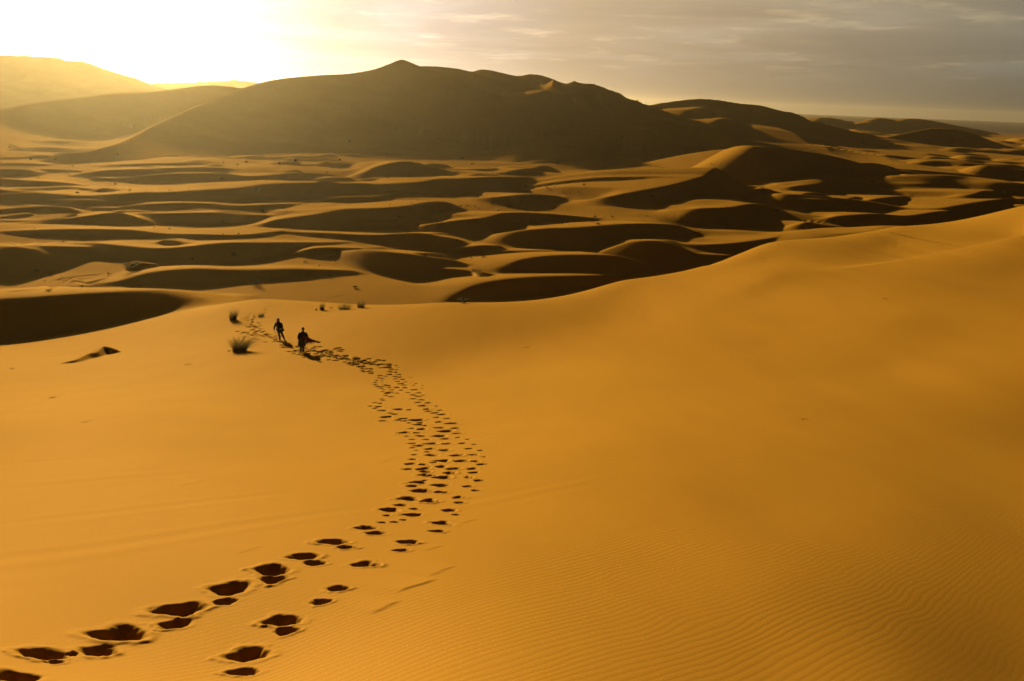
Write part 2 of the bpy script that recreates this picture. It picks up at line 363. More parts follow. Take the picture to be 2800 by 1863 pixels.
# ------------------------------------------------------------------ great dunes behind the valley, each a hill of its own
def hill_field(crest, slope, subs=(), rough=0.0, seed=0, steep=0.0, apron=0.0):
    """crest: (px, py, D) in the 2357-wide view; returns slices and heights"""
    s_ = 2800 / 2357
    P = []
    for px, py, D in crest:
        a, t = ray(px * s_, py * s_); P.append((D * math.sin(a), D * math.cos(a), t * D))
    P = catmull(P, 6)
    top = P[:, 2].max()
    reach = (top - FLOOR) / slope * 3.2 + 30 + 260 * (apron > 0)
    si, sj = window(P[:, :2], reach)
    sj = slice(max(sj.start, 0), min(sj.stop, NFINE))
    x, y = X[si, sj], Y[si, sj]
    s, zc, front, al = ridge_field(x, y, P)
    H = np.maximum(zc - (FLOOR - 3), .5)
    rr = 2.0
    s2 = np.sqrt(s * s + rr * rr) - rr
    sl = slope * (1 + steep * (1 - front) * (1 - sstep(.25, .5, al)))
    ap = apron * np.clip((H - 22) / 30, 0, 1) * front; sl = sl * (1 + .25 * ap)
    G = zc - H * (1 - (1 - ap) * np.exp(-s2 * sl / H) - ap * np.exp(-s2 / 230))
    fold = lambda a, b, q: .5 - 2 * np.abs(vnoise(x / a + .35 * vnoise(x / 40, y / 40, q + 5), y / b, q))     # sharp-crested folds on the flanks
    G = G + rough * (vnoise(x / 90, y / 60, seed) + .9 * fold(62, 100, seed + 1) + .35 * fold(26, 40, seed + 2)) * np.clip(s / 70, 0, 1) * np.clip((G - FLOOR - 2) / 26, 0, 1)
    full = np.full((NR, NFINE), -80.0); full[si, sj] = G
    for pts, off, sf, sb in subs:
        Q_ = []
        for px, py in pts:
            a, D, z = hit(full, px * s_, py * s_ + off, rmin=150)
            t = float(ray(px * s_, py * s_)[1])
            Q_.append((D * math.sin(a), D * math.cos(a), t * D))
        Q_ = catmull(Q_, 5)
        ri, rj = window(Q_[:, :2], 70)
        rj = slice(max(rj.start, 0), min(rj.stop, NFINE))
        xx, yy = X[ri, rj], Y[ri, rj]
        d, zc2, fr, al2 = ridge_field(xx, yy, Q_)
        e = np.clip(np.minimum(al2, 1 - al2) * 5, 0, 1)
        rr = 6.0
        h2 = zc2 - (sb + (sf - sb) * fr) * (np.sqrt(d * d + rr * rr) - rr) - (1 - e) * 5
        full[ri, rj] = smax(full[ri, rj], h2 + 2.0 - 60 * sstep(30, 66, d), 3.0)
    return full

hills = {}
hills['great'] = hill_field(
    [(150, 352, 400), (210, 346, 410), (255, 335, 425), (300, 318, 455), (350, 291, 500), (450, 246, 580), (520, 219, 630), (600, 191, 670), (660, 180, 690), (740, 173, 710),
     (800, 170, 725), (860, 160, 738), (895, 148, 745), (915, 140, 748), (926, 138, 750), (940, 143, 752), (957, 152, 756), (1000, 153, 762), (1050, 158, 770),
     (1085, 165, 778), (1110, 160, 780), (1150, 167, 790), (1190, 175, 800), (1220, 171, 800), (1250, 175, 810), (1280, 187, 820), (1310, 205, 832),
     (1350, 214, 840), (1385, 221, 850), (1430, 236, 865), (1490, 242, 890), (1530, 236, 895), (1600, 228, 905), (1650, 230, 915), (1700, 238, 930),
     (1753, 244, 945), (1775, 257, 965), (1790, 268, 985), (1830, 284, 1030), (1880, 298, 1080), (1930, 313, 1140)],
    .40,
    subs=[([(1120, 385), (1190, 372), (1290, 342), (1350, 331), (1410, 330), (1450, 337), (1520, 368)], 17, .50, .10),
          ([(1180, 345), (1260, 348), (1330, 325), (1400, 302), (1450, 298), (1500, 308), (1560, 340)], 17, .46, .12),
          ([(1010, 215), (1120, 236), (1200, 232), (1232, 221), (1262, 215), (1300, 235), (1360, 262)], 13, .5, .10),
          ([(1440, 250), (1475, 266), (1540, 285), (1620, 305), (1700, 330)], 15, .40, .30),
          ([(1560, 262), (1610, 252), (1655, 246), (1690, 268)], 11, .45, .10),
          ([(1590, 292), (1640, 282), (1670, 277), (1700, 288), (1760, 310)], 12, .45, .10),
          ([(560, 310), (640, 330), (760, 345), (900, 362), (1010, 372), (1090, 380)], 10, .30, .12),
          ([(1245, 378), (1320, 350), (1390, 355), (1420, 372), (1440, 395)], 14, .5, .15)],
    rough=15, seed=21, steep=1.3, apron=.36)
hills['near_left'] = hill_field(
    [(-160, 280, 540), (-60, 265, 595), (0, 253, 630), (60, 240, 655), (120, 231, 680), (200, 222, 698), (260, 215, 712), (350, 211, 730), (420, 203, 748),
     (455, 198, 755), (490, 196, 760), (530, 200, 772), (570, 204, 790), (640, 202, 818), (720, 198, 850), (820, 205, 890)], .40, rough=2.0, seed=31)  # last points, unseen behind the great dune, raised to shade its left flank
hills['far_left'] = hill_field(
    [(-200, 120, 1150), (-80, 122, 1180), (0, 127, 1200), (60, 129, 1210), (128, 133, 1220), (150, 139, 1225), (195, 143, 1235), (230, 156, 1250), (280, 172, 1280), (310, 180, 1300), (345, 195, 1340), (420, 215, 1420)], .38, rough=4.0, seed=41)
hills['far_gap'] = hill_field(
    [(250, 202, 1900), (345, 193, 1950), (420, 190, 2000), (500, 187, 2050), (545, 184, 2080), (575, 188, 2100), (620, 193, 2150), (700, 200, 2200)], .3, rough=3.0, seed=51)
hills['far_right'] = hill_field(
    [(1780, 300, 1500), (1835, 286, 1560), (1868, 278, 1600), (1888, 272, 1620), (1910, 271, 1630), (1960, 279, 1660), (1995, 276, 1680), (2025, 271, 1700), (2050, 274, 1720), (2080, 276, 1740),
     (2110, 274, 1750), (2140, 277, 1780), (2170, 283, 1820), (2200, 289, 1880), (2250, 298, 1960), (2300, 308, 2060), (2360, 318, 2150)], .36,
    subs=[([(1862, 292), (1880, 280), (1895, 274), (1912, 290)], 3, .5, .1), ([(1945, 300), (1965, 290), (2010, 284), (2040, 290)], 4, .5, .1),
          ([(2065, 284), (2085, 278), (2105, 276), (2120, 290)], 3, .5, .1), ([(2090, 293), (2120, 288), (2150, 287), (2170, 296)], 3, .5, .1)], rough=4.0, seed=61)
hills['mid_right'] = hill_field(
    [(1990, 326, 900), (2030, 318, 925), (2080, 308, 950), (2120, 300, 975), (2142, 296, 990), (2180, 296, 1000), (2210, 300, 1010), (2240, 308, 1020), (2280, 324, 1045), (2330, 340, 1090)], .42, rough=1.5, seed=71)

def px2xy(px, py, G=None):
    a, D, z = hit(Z if G is None else G, px, py); return D * math.sin(a), D * math.cos(a), z
brk = catmull([px2xy(x * 1.188, y * 1.188) for x, y in ((1740, 649), (1850, 635), (2000, 612), (2150, 584), (2357, 541), (2500, 508))], 5)
bi, bj = window(brk[:, :2], 75)
s_, zc_, fr_, al_ = ridge_field(X[bi, bj], Y[bi, bj], brk)
Z[bi, bj] -= sstep(.5, 1, 1 - fr_) * 1.2 * (1 - np.exp(-(s_ / 2.5) ** 1.5)) * np.exp(-(s_ / 19) ** 2) * sstep(.08, .85, al_)
# ------------------------------------------------------------------ hummocks and wheel tracks
def px2xy(px, py, G=None):
    a, D, z = hit(Z if G is None else G, px, py); return D * math.sin(a), D * math.cos(a), z

def hummock(pts, hpx, sf=.7, sb=.25):
    P = []
    for (px, py), h in zip(pts, hpx):
        a, D, z = hit(Z, px, py + h); t = float(ray(px, py)[1]); D += max(.2, h * D / F * .8)
        P.append((D * math.sin(a), D * math.cos(a), t * D))
    P = catmull(P, 6)
    add_ridge(Z, P, sf, sb, .12, .25, .1, 9)
c7 = lambda x, y: (x / 3.367, 900 + y / 3.367)
hummock([c7(600, 306), c7(700, 279), c7(800, 232), c7(880, 212), c7(935, 172), c7(985, 160), c7(1012, 182), c7(1050, 214)], [4, 8, 13, 14, 19, 20, 14, 3], sf=1.1, sb=.7)
hummock([(352, 722), (360, 716), (371, 714), (383, 720), (395, 728), (402, 732)], [8, 18, 24, 18, 8, 3], sf=1.0)
hummock([(1290, 745), (1303, 742), (1318, 744), (1332, 752)], [6, 12, 12, 4], sf=1.0)
hummock([(872, 498), (880, 494), (900, 495), (925, 500)], [4, 8, 8, 4], sf=.9)

def groove(pts, width, depth):
    P = np.array([px2xy(*p) for p in pts]); P = catmull(P, 6)
    si, sj = window(P[:, :2], width * 3)
    x, y = X[si, sj], Y[si, sj]
    s, zc, fr, al = ridge_field(x, y, P)
    g = s / width
    Z[si, sj] += depth * (-np.exp(-g * g * 2.5) + .45 * np.exp(-((g - 1.3) / .4) ** 2)) * np.clip(np.minimum(al, 1 - al) * 8, 0, 1)
c4 = lambda x, y: (900 + x / 2.357, 400 + y / 2.357)
cb = lambda x, y: (x / 4.714, 650 + y / 4.714)
for L in ([c4(20, 978), c4(60, 970), c4(100, 962)], [cb(700, 560), cb(860, 522), cb(1100, 496), cb(1330, 480)], [cb(400, 668), cb(620, 632), cb(860, 575), cb(1100, 540), cb(1330, 495)],
          [cb(640, 662), cb(900, 610), cb(1120, 595), cb(1290, 552), cb(1400, 520)], [cb(20, 700), cb(250, 690), cb(480, 668)], [cb(1120, 600), cb(1260, 560), cb(1390, 524)],
          [(622, 728), (660, 722), (700, 712), (735, 706)], [c4(1600, 655), c4(1720, 640), c4(1850, 612)]):
    groove(L, .34 if L[0][0] > 500 else .55, .09 if L[0][0] > 500 else .15)

# ------------------------------------------------------------------ footprints: pits trodden into the sheet
pits = []                                  # px, py, width px, height px
p1 = lambda L: pits.extend((x / 2.357, 1350 + y / 2.357, w / 2.357, h / 2.357) for x, y, w, h in L)
p2 = lambda L: pits.extend((900 + x / 3.92, 1150 + y / 3.92, w / 3.92, h / 3.92) for x, y, w, h in L)
p3 = lambda L: pits.extend((1000 + x / 5.2275, 950 + y / 5.2275, w / 5.2275, h / 5.2275) for x, y, w, h in L)
p1([(60, 1165, 320, 110), (-190, 1290, 300, 110), (290, 1022, 260, 85), (345, 1078, 110, 38), (468, 1028, 50, 26), (640, 1002, 225, 90), (775, 890, 320, 95), (1170, 730, 285, 105),
    (1130, 832, 185, 72), (1490, 600, 260, 80), (1455, 686, 145, 70), (1765, 480, 250, 75), (1765, 540, 185, 65), (1962, 393, 200, 75), (2035, 443, 140, 40),
    (2150, 303, 190, 60), (2235, 342, 120, 36), (1605, 1027, 260, 70), (1575, 1140, 180, 60), (1835, 810, 225, 55), (1850, 880, 150, 48), (2070, 690, 135, 50), (2180, 605, 150, 38),
    (1350, 1250, 280, 80), (1300, 1360, 200, 60)])
p2([(190, 1355, 190, 58), (400, 1140, 230, 85), (570, 1090, 110, 34), (510, 1200, 230, 62), (660, 950, 225, 78), (620, 1015, 105, 38), (770, 905, 150, 28), (920, 945, 120, 34),
    (895, 1005, 200, 66), (800, 1060, 95, 52), (705, 1085, 105, 38), (860, 832, 230, 58), (1080, 855, 220, 56), (1000, 745, 220, 68), (1200, 765, 135, 44), (980, 655, 190, 64),
    (900, 700, 140, 26), (1200, 690, 175, 42), (1230, 605, 185, 48), (1050, 585, 165, 28), (1300, 560, 145, 28), (1040, 548, 125, 24), (1010, 515, 155, 28), (1340, 515, 150, 34),
    (1210, 490, 140, 34), (880, 460, 130, 38), (1010, 470, 120, 22), (1420, 428, 150, 42), (1220, 428, 150, 33), (1575, 435, 105, 28), (1640, 470, 100, 20), (900, 412, 88, 28),
    (1380, 370, 140, 28), (1110, 365, 140, 44), (920, 363, 75, 28), (1550, 365, 100, 22), (1660, 390, 55, 13), (1240, 312, 130, 42), (1095, 300, 120, 28), (1630, 320, 75, 12),
    (1500, 300, 80, 16), (1280, 245, 110, 31), (1100, 242, 150, 40), (940, 315, 48, 32), (900, 290, 68, 18), (960, 268, 115, 18), (1430, 243, 80, 13), (1560, 255, 60, 10),
    (900, 242, 78, 24), (1260, 192, 108, 24), (900, 200, 68, 32), (1050, 203, 78, 18), (1390, 180, 60, 10), (1490, 200, 55, 10), (1190, 162, 130, 40), (985, 165, 98, 24),
    (845, 168, 72, 19), (1380, 138, 85, 17), (1260, 112, 140, 31), (825, 128, 110, 34), (940, 132, 78, 20), (1365, 80, 90, 31), (1190, 78, 88, 21), (1000, 92, 98, 21),
    (890, 85, 68, 24), (1325, 30, 108, 27), (960, 45, 88, 18), (1190, 15, 78, 17), (1540, 515, 118, 30), (1550, 558, 105, 22), (1500, 605, 108, 32), (1610, 642, 120, 20),
    (1490, 703, 118, 28), (1570, 748, 100, 20), (1395, 820, 145, 36), (1400, 878, 130, 24), (1290, 960, 168, 42), (1360, 1008, 100, 26), (1220, 1095, 230, 50), (1170, 1180, 180, 56),
    (860, 1295, 265, 70), (775, 1385, 180, 50), (390, 1530, 280, 80), (1030, 640, 60, 20), (850, 520, 110, 18), (1060, 335, 70, 14), (1120, 450, 80, 16), (1070, 545, 60, 16)])
p3([(100, 238, 98, 24), (230, 240, 88, 18), (350, 240, 88, 18), (440, 258, 48, 11), (480, 282, 38, 13), (345, 287, 98, 15), (375, 312, 78, 13), (445, 320, 58, 13), (360, 347, 78, 17),
    (440, 356, 68, 11), (350, 385, 83, 15), (485, 388, 68, 11), (425, 413, 58, 11), (490, 425, 78, 13), (215, 402, 68, 20), (290, 413, 66, 9), (205, 437, 58, 15), (250, 448, 56, 9),
    (435, 452, 63, 13), (540, 458, 68, 13), (165, 473, 53, 13), (240, 478, 46, 9), (145, 503, 58, 13), (465, 487, 68, 15), (575, 497, 58, 11), (150, 532, 68, 15), (290, 535, 56, 9),
    (245, 508, 38, 9), (510, 522, 78, 17), (560, 541, 68, 11), (320, 553, 108, 15), (190, 560, 78, 13), (460, 575, 78, 17), (575, 578, 78, 21), (340, 580, 68, 9), (230, 585, 68, 13),
    (270, 605, 48, 13), (375, 610, 78, 11), (515, 612, 63, 17), (705, 608, 78, 17), (255, 633, 58, 15), (350, 645, 88, 15), (615, 648, 63, 17), (765, 652, 73, 19), (455, 658, 76, 11),
    (320, 662, 88, 13), (690, 682, 88, 19), (295, 692, 58, 11), (370, 708, 78, 13), (755, 704, 83, 15), (240, 740, 58, 17), (265, 757, 68, 13), (690, 737, 78, 23), (815, 752, 88, 23),
    (755, 788, 83, 21), (910, 795, 98, 23), (140, 790, 68, 17), (215, 802, 68, 13), (75, 840, 68, 19), (825, 835, 118, 27), (1020, 842, 58, 13), (190, 850, 88, 15), (890, 884, 108, 21),
    (140, 873, 68, 15), (245, 905, 98, 17), (480, 885, 118, 35), (630, 895, 73, 15), (905, 915, 78, 15), (1070, 900, 73, 17), (995, 937, 98, 23), (365, 940, 83, 27), (440, 958, 83, 19),
    (1105, 960, 98, 19), (300, 995, 128, 29), (1020, 1000, 88, 29), (1170, 1018, 83, 19), (545, 1020, 118, 17), (480, 1040, 88, 24), (555, 1052, 78, 21), (735, 1038, 178, 27),
    (255, 1050, 98, 23), (1070, 1067, 98, 23), (1250, 1086, 138, 31), (635, 1080, 78, 17), (785, 1080, 88, 17), (745, 1107, 98, 19), (840, 1118, 88, 17),
    (650, 430, 55, 6), (680, 485, 36, 6), (655, 515, 33, 6), (725, 522, 46, 8), (690, 547, 55, 6), (820, 548, 42, 8), (815, 595, 42, 8), (830, 688, 55, 8), (10, 230, 80, 20), (20, 345, 50, 20), (100, 350, 50, 20)])
def trail(pts, n, spread, w0, w1, ar=.22):
    pts = np.array(pts, float); L = np.concatenate([[0], np.cumsum(np.hypot(*np.diff(pts, axis=0).T))])
    for k in range(n):
        t = rng.uniform(0, L[-1]); x = np.interp(t, L, pts[:, 0]); y = np.interp(t, L, pts[:, 1])
        w = rng.uniform(w0, w1)
        pits.append((x + rng.normal(0, spread[0]), y + rng.normal(0, spread[1]), w, w * ar))
trail([(1060, 999), (1010, 990), (965, 982), (930, 974)], 44, (8, 4.5), 10, 17)
trail([(1030, 1018), (985, 1003), (950, 992)], 30, (8, 4.5), 9, 15)
trail([(950, 982), (900, 970), (850, 958), (815, 950)], 80, (9, 8), 10, 18)
trail([(850, 968), (815, 957), (790, 945), (760, 930)], 52, (9, 6), 9, 16)
trail([(770, 928), (735, 920), (700, 911), (660, 910)], 62, (11, 5), 8, 15)
trail([(700, 908), (690, 890), (688, 872), (700, 864)], 75, (14, 6), 6, 12, .3)
trail([(725, 858), (735, 846), (742, 832), (728, 824), (706, 816)], 70, (6, 4.5), 4, 8, .42)
trail([(768, 845), (773, 832), (765, 822), (748, 818)], 15, (3, 2), 4, 7, .4)
trail([(706, 816), (680, 808), (650, 801), (610, 796)], 34, (6, 1.6), 5, 8, .3)
trail([(610, 796), (560, 793), (500, 789), (455, 785)], 30, (5, .8), 5, 9, .25)
def stamp_pits():
    hole = np.zeros_like(Z); rim = np.zeros_like(Z)
    for px, py, w, h in pits:
        a, D, z = hit(BASE2, px, py + h * .15)
        if D > 130: continue
        x0, y0 = D * math.sin(a), D * math.cos(a)
        slant = math.hypot(D, z)
        wid = max(.12, w * slant / F) * np.interp(D, [8, 16, 30, 45, 60], [.43, .49, .64, .60, .48])
        e = 6 if D > 20 else .6
        dzdr = (height(BASE2, x0 + math.sin(a) * e, y0 + math.cos(a) * e) - height(BASE2, x0 - math.sin(a) * e, y0 - math.cos(a) * e)) / (2 * e)
        g = max(.07, math.atan2(-z, D) + math.atan(dzdr))
        dep = min(.17 if D < 12 else .24, wid * .72)
        ln = np.clip((h * slant / F) / math.sin(g) * .58, .45 * wid, np.interp(D, [10, 16, 40, 60], [1.05, 1.7, 1.7, 1.2]) * wid)
        si, sj = window(np.array([[x0, y0]]), max(wid, ln) * 1.7 + .1)
        x, y = X[si, sj] - x0, Y[si, sj] - y0
        tilt = rng.normal(.15, .2)
        u = x * math.cos(a + tilt) - y * math.sin(a + tilt); v = x * math.sin(a + tilt) + y * math.cos(a + tilt)
        th = np.arctan2(v / ln, u / wid)
        c1, c2, c3 = rng.normal(0, .085, 3); q1, q2, q3 = rng.uniform(0, 6.28, 3)
        rho = np.hypot(u / wid, v / ln) * (1 + .16 * vnoise(x / (wid * .35) + px, y / (wid * .35), 3) + c1 * np.cos(2 * th + q1) + c2 * np.cos(3 * th + q2) + .6 * c3 * np.cos(5 * th + q3)) * (1 - .28 * np.exp(-((np.abs(th) - math.pi) / .45) ** 2) - .12 * np.exp(-(th / .4) ** 2))
        b = dep * (1 - sstep(.10, 1.08, rho)) * (1 + .5 * vnoise(x / (wid * .6) + px, y / (wid * .6), 5) + .25 * vnoise(x / (wid * .2) + px, y / (wid * .2), 7))
        rm = dep * .065 * (1 + .9 * vnoise(x / (wid * .5), y / (wid * .5) + px, 6)) * np.exp(-((rho - 1.22) / .22) ** 2) * (1 + .6 * np.sin(th * 1 + q1)) * (1.25 - .6 * (v > 0))
        hole[si, sj] = np.maximum(hole[si, sj], b); rim[si, sj] = np.maximum(rim[si, sj], rm)
    return hole, rim
BASE2 = Z.copy()
hole, rim = stamp_pits()
TRAMPLE = hole + rim
Z += rim * (1 - sstep(.0, .05, hole)) - hole
print('pits', len(pits), round(time.time() - T0, 1))

# ------------------------------------------------------------------ wind ripples and small wind-cut steps on the near slope
near = slice(0, int(np.searchsorted(RR, 70)))
x, y = X[near, :NFINE], Y[near, :NFINE]; r = RR[near, None]
th = R(50)
nx, ny = -math.sin(th), math.cos(th)             # across the crests
u = x * nx + y * ny; v = x * math.cos(th) + y * math.sin(th)
warp = .05 * vnoise(u / 1.1, v / 2.2, 9) + .09 * vnoise(u / .4, v / .8, 10) + .02 * vnoise(u / .12, v / .25, 18)
ph = (u + warp) / .078
amp = .00058 * (.35 + 1.3 * np.clip(vnoise(u / 1.2, v / 2.6, 12) + .45, 0, 1)) * (1 - sstep(11, 30, r))
amp = amp * (.72 + .18 * sstep(-1.5, 1.0, x) - .35 * sstep(1.5, 4.5, x))     # clearer on the right-hand flank
cut = np.clip(hole[near, :NFINE] * 30, 0, 1)
Z[near, :NFINE] += amp * (np.sin(2 * math.pi * ph) + .3 * np.sin(4 * math.pi * ph + 1)) * (1 - cut)
ph2 = (u + .5 * vnoise(u / 3, v / 6, 14)) / .62
st = np.clip(vnoise(u / .9 + 40, v / 5.5, 15) - .16, 0, 1) * 2
Z[near, :NFINE] += .005 * st * np.sin(2 * math.pi * ph2) * (1 - sstep(35, 60, r)) * (1 - cut) * sstep(3, 6, r) * (1 - sstep(-1, 4, x))
Z[near, :NFINE] += .012 * vnoise(u / 2.6, v / 7.0, 16) * sstep(4, 20, r) + .04 * vnoise(u / 9, v / 15, 17) * sstep(10, 40, r)
def scarp(pts, dep):
    P = np.array([px2xy(*p) for p in pts]); P = catmull(P, 6)
    si, sj = window(P[:, :2], 1.2)
    s, zc, fr, al = ridge_field(X[si, sj], Y[si, sj], P)
    sd = np.where(fr > .5, -s, s)
    Z[si, sj] += dep * np.exp(-np.clip(sd, 0, 9) / .30) * sstep(-.06, .0, sd) * np.clip(np.minimum(al, 1 - al) * 4, 0, 1)
cn = lambda x, y: (1000 + x / 2.357, 1350 + y / 2.357)
for L, d in (([cn(0, 780), cn(90, 745), cn(150, 715), cn(230, 685)], .045), ([cn(180, 640), cn(270, 605), cn(360, 580), cn(455, 545)], .05), ([cn(380, 535), cn(450, 510), cn(520, 480), cn(590, 462)], .03),
             ([cn(600, 195), cn(650, 180), cn(720, 160)], .025), ([cn(370, 370), cn(430, 350), cn(500, 330)], .025), ([(640, 1515), (690, 1500), (720, 1492)], .02),
             ([(470, 1330), (520, 1322), (565, 1312)], .02), ([(1015, 1270), (1050, 1262), (1085, 1252)], .02), ([(-20, 1090), (60, 1070), (140, 1045), (230, 1030)], .04), ([(-10, 1146), (80, 1112), (150, 1088), (210, 1070)], .04)):
    scarp(L, d * .22)

# ------------------------------------------------------------------ meshes
def sheet(name, G, si, sj, keep=None, wrap=False):
    x, y, z = X[si, sj], Y[si, sj], G + CAMZ
    nr, nc = x.shape
    v = np.stack([x, y, z], -1).reshape(-1, 3).astype(np.float32)
    idx = np.arange(nr * nc).reshape(nr, nc)
    if wrap: idx = np.concatenate([idx, idx[:, :1]], 1)
    q = np.stack([idx[:-1, :-1], idx[:-1, 1:], idx[1:, 1:], idx[1:, :-1]], -1)
    if keep is not None:
        kq = keep[:-1, :-1] | keep[:-1, 1:] | keep[1:, 1:] | keep[1:, :-1]; q = q[kq]
    q = q.reshape(-1, 4)
    if keep is not None:
        used = np.unique(q); remap = np.full(len(v), -1); remap[used] = np.arange(len(used)); v = v[used]; q = remap[q]
    me = bpy.data.meshes.new(name)
    me.vertices.add(len(v)); me.vertices.foreach_set('co', v.ravel())
    extra = None
    me.loops.add(q.size); me.loops.foreach_set('vertex_index', q.ravel().astype(np.int32))
    me.polygons.add(len(q)); me.polygons.foreach_set('loop_start', np.arange(0, q.size, 4, dtype=np.int32))
    me.polygons.foreach_set('loop_total', np.full(len(q), 4, dtype=np.int32))
    me.polygons.foreach_set('use_smooth', np.ones(len(q), bool))
    me.update(calc_edges=True)
    o = bpy.data.objects.new(name, me); C.objects.link(o)
    return o
# ------------------------------------------------------------------ node helpers and materials
def new_mat(name):
    m = bpy.data.materials.new(name); m.use_nodes = True
    nt = m.node_tree; nt.nodes.clear()
    out = nt.nodes.new('ShaderNodeOutputMaterial')
    return m, nt, out
def N(nt, kind, **kw):
    n = nt.nodes.new('ShaderNode' + kind)
    for k, v in kw.items():
        if k.startswith('i_'):
            n.inputs[int(k[2:]) if k[2:].isdigit() else k[2:].replace('_', ' ')].default_value = v
        else: setattr(n, k, v)
    return n
def M(nt, op, a, b=None, c=None, clamp=False):
    n = nt.nodes.new('ShaderNodeMath'); n.operation = op; n.use_clamp = clamp
    for i, q in enumerate((a, b, c)):
        if q is None: continue
        if isinstance(q, (int, float)): n.inputs[i].default_value = q
        else: nt.links.new(q, n.inputs[i])
    return n.outputs[0]
def mixc(nt, fac, a, b, blend='MIX'):
    n = nt.nodes.new('ShaderNodeMix'); n.data_type = 'RGBA'; n.blend_type = blend
    for sock, q in ((n.inputs[0], fac), (n.inputs[6], a), (n.inputs[7], b)):
        if isinstance(q, (int, float)): sock.default_value = q
        elif isinstance(q, tuple): sock.default_value = q if len(q) == 4 else (*q, 1)
        else: nt.links.new(q, sock)
    return n.outputs[2]
def ramp(nt, fac, stops, interp='LINEAR'):
    n = nt.nodes.new('ShaderNodeValToRGB'); cr = n.color_ramp; cr.interpolation = interp
    while len(cr.elements) < len(stops): cr.elements.new(.5)
    for e, (p, c) in zip(cr.elements, stops):
        e.position = p; e.color = (*c, 1) if not isinstance(c, (int, float)) else (c, c, c, 1)
    nt.links.new(fac, n.inputs[0]); return n.outputs[0]

def sand_material(name, base, plain=False):
    m, nt, out = new_mat(name)
    geo = N(nt, 'NewGeometry'); pos = geo.outputs['Position']
    def noise(scale, detail=3, rough=.55, stretch=None):
        v = pos
        if stretch:
            mp = N(nt, 'Mapping'); mp.inputs['Scale'].default_value = stretch; mp.inputs['Rotation'].default_value = (0, 0, R(-40)); nt.links.new(pos, mp.inputs[0]); v = mp.outputs[0]
        n = N(nt, 'TexNoise'); n.inputs['Scale'].default_value = scale; n.inputs['Detail'].default_value = detail; n.inputs['Roughness'].default_value = rough
        nt.links.new(v, n.inputs['Vector']); return n.outputs['Fac']
    b = base
    big = ramp(nt, noise(.035, 4), [(.3, (b[0] * .93, b[1] * .90, b[2] * .85)), (.7, (b[0] * 1.05, b[1] * 1.06, b[2] * 1.10))])
    streak = ramp(nt, noise(.5, 4, .6, (1, .12, 1)), [(.3, .95), (.7, 1.04)])
    grain = ramp(nt, noise(160, 2, .7), [(.25, .86), (.75, 1.12)])
    col = mixc(nt, 1.0, big, streak, 'MULTIPLY')
    col = mixc(nt, 1.0, col, grain, 'MULTIPLY')
    if plain:          # beyond the dune field lies a flat stony plain, darker than the sand
        ln = N(nt, 'VectorMath', operation='LENGTH'); nt.links.new(pos, ln.inputs[0])
        far = M(nt, 'SMOOTH_MIN', M(nt, 'MULTIPLY', M(nt, 'SUBTRACT', ln.outputs['Value'], 1500.0), 1 / 900), 1.0, .1, clamp=True)
        col = mixc(nt, far, col, (.045, .045, .05))
    bs = N(nt, 'BsdfPrincipled'); nt.links.new(col, bs.inputs['Base Color'])
    bs.inputs['Roughness'].default_value = .72
    bs.inputs['Specular IOR Level'].default_value = 0.0
    bs.inputs['Diffuse Roughness'].default_value = .0
    bp = N(nt, 'Bump'); bp.inputs['Strength'].default_value = .25; bp.inputs['Distance'].default_value = .004
    nt.links.new(noise(55, 3, .7), bp.inputs['Height']); nt.links.new(bp.outputs[0], bs.inputs['Normal'])
    gl = N(nt, 'BsdfGlossy'); gl.inputs['Color'].default_value = (1, .66, .27, 1); gl.inputs['Roughness'].default_value = .74
    mx = N(nt, 'MixShader'); mx.inputs[0].default_value = .025
    nt.links.new(bs.outputs[0], mx.inputs[1]); nt.links.new(gl.outputs[0], mx.inputs[2]); nt.links.new(mx.outputs[0], out.inputs[0])
    return m

def cloth_material(name, col, scale=60, rough=.9):
    m, nt, out = new_mat(name)
    tc = N(nt, 'TexCoord'); n = N(nt, 'TexNoise'); n.inputs['Scale'].default_value = scale; n.inputs['Detail'].default_value = 3
    nt.links.new(tc.outputs['Object'], n.inputs['Vector'])
    c = ramp(nt, n.outputs['Fac'], [(.3, tuple(q * .7 for q in col)), (.7, tuple(min(1, q * 1.25) for q in col))])
    bs = N(nt, 'BsdfPrincipled'); bs.inputs['Roughness'].default_value = rough; bs.inputs['Specular IOR Level'].default_value = .15
    nt.links.new(c, bs.inputs['Base Color'])
    bp = N(nt, 'Bump'); bp.inputs['Strength'].default_value = .3; bp.inputs['Distance'].default_value = .01
    nt.links.new(n.outputs['Fac'], bp.inputs['Height']); nt.links.new(bp.outputs[0], bs.inputs['Normal'])
    nt.links.new(bs.outputs[0], out.inputs[0]); return m
def blade_material(name, lo, hi):
    m, nt, out = new_mat(name)
    geo = N(nt, 'NewGeometry')
    c = ramp(nt, geo.outputs['Random Per Island'], [(0, lo), (1, hi)])
    d = N(nt, 'BsdfDiffuse'); t = N(nt, 'BsdfTranslucent'); mx = N(nt, 'MixShader'); mx.inputs[0].default_value = .3
    nt.links.new(c, d.inputs[0]); nt.links.new(c, t.inputs[0]); nt.links.new(d.outputs[0], mx.inputs[1]); nt.links.new(t.outputs[0], mx.inputs[2])
    nt.links.new(mx.outputs[0], out.inputs[0]); return m

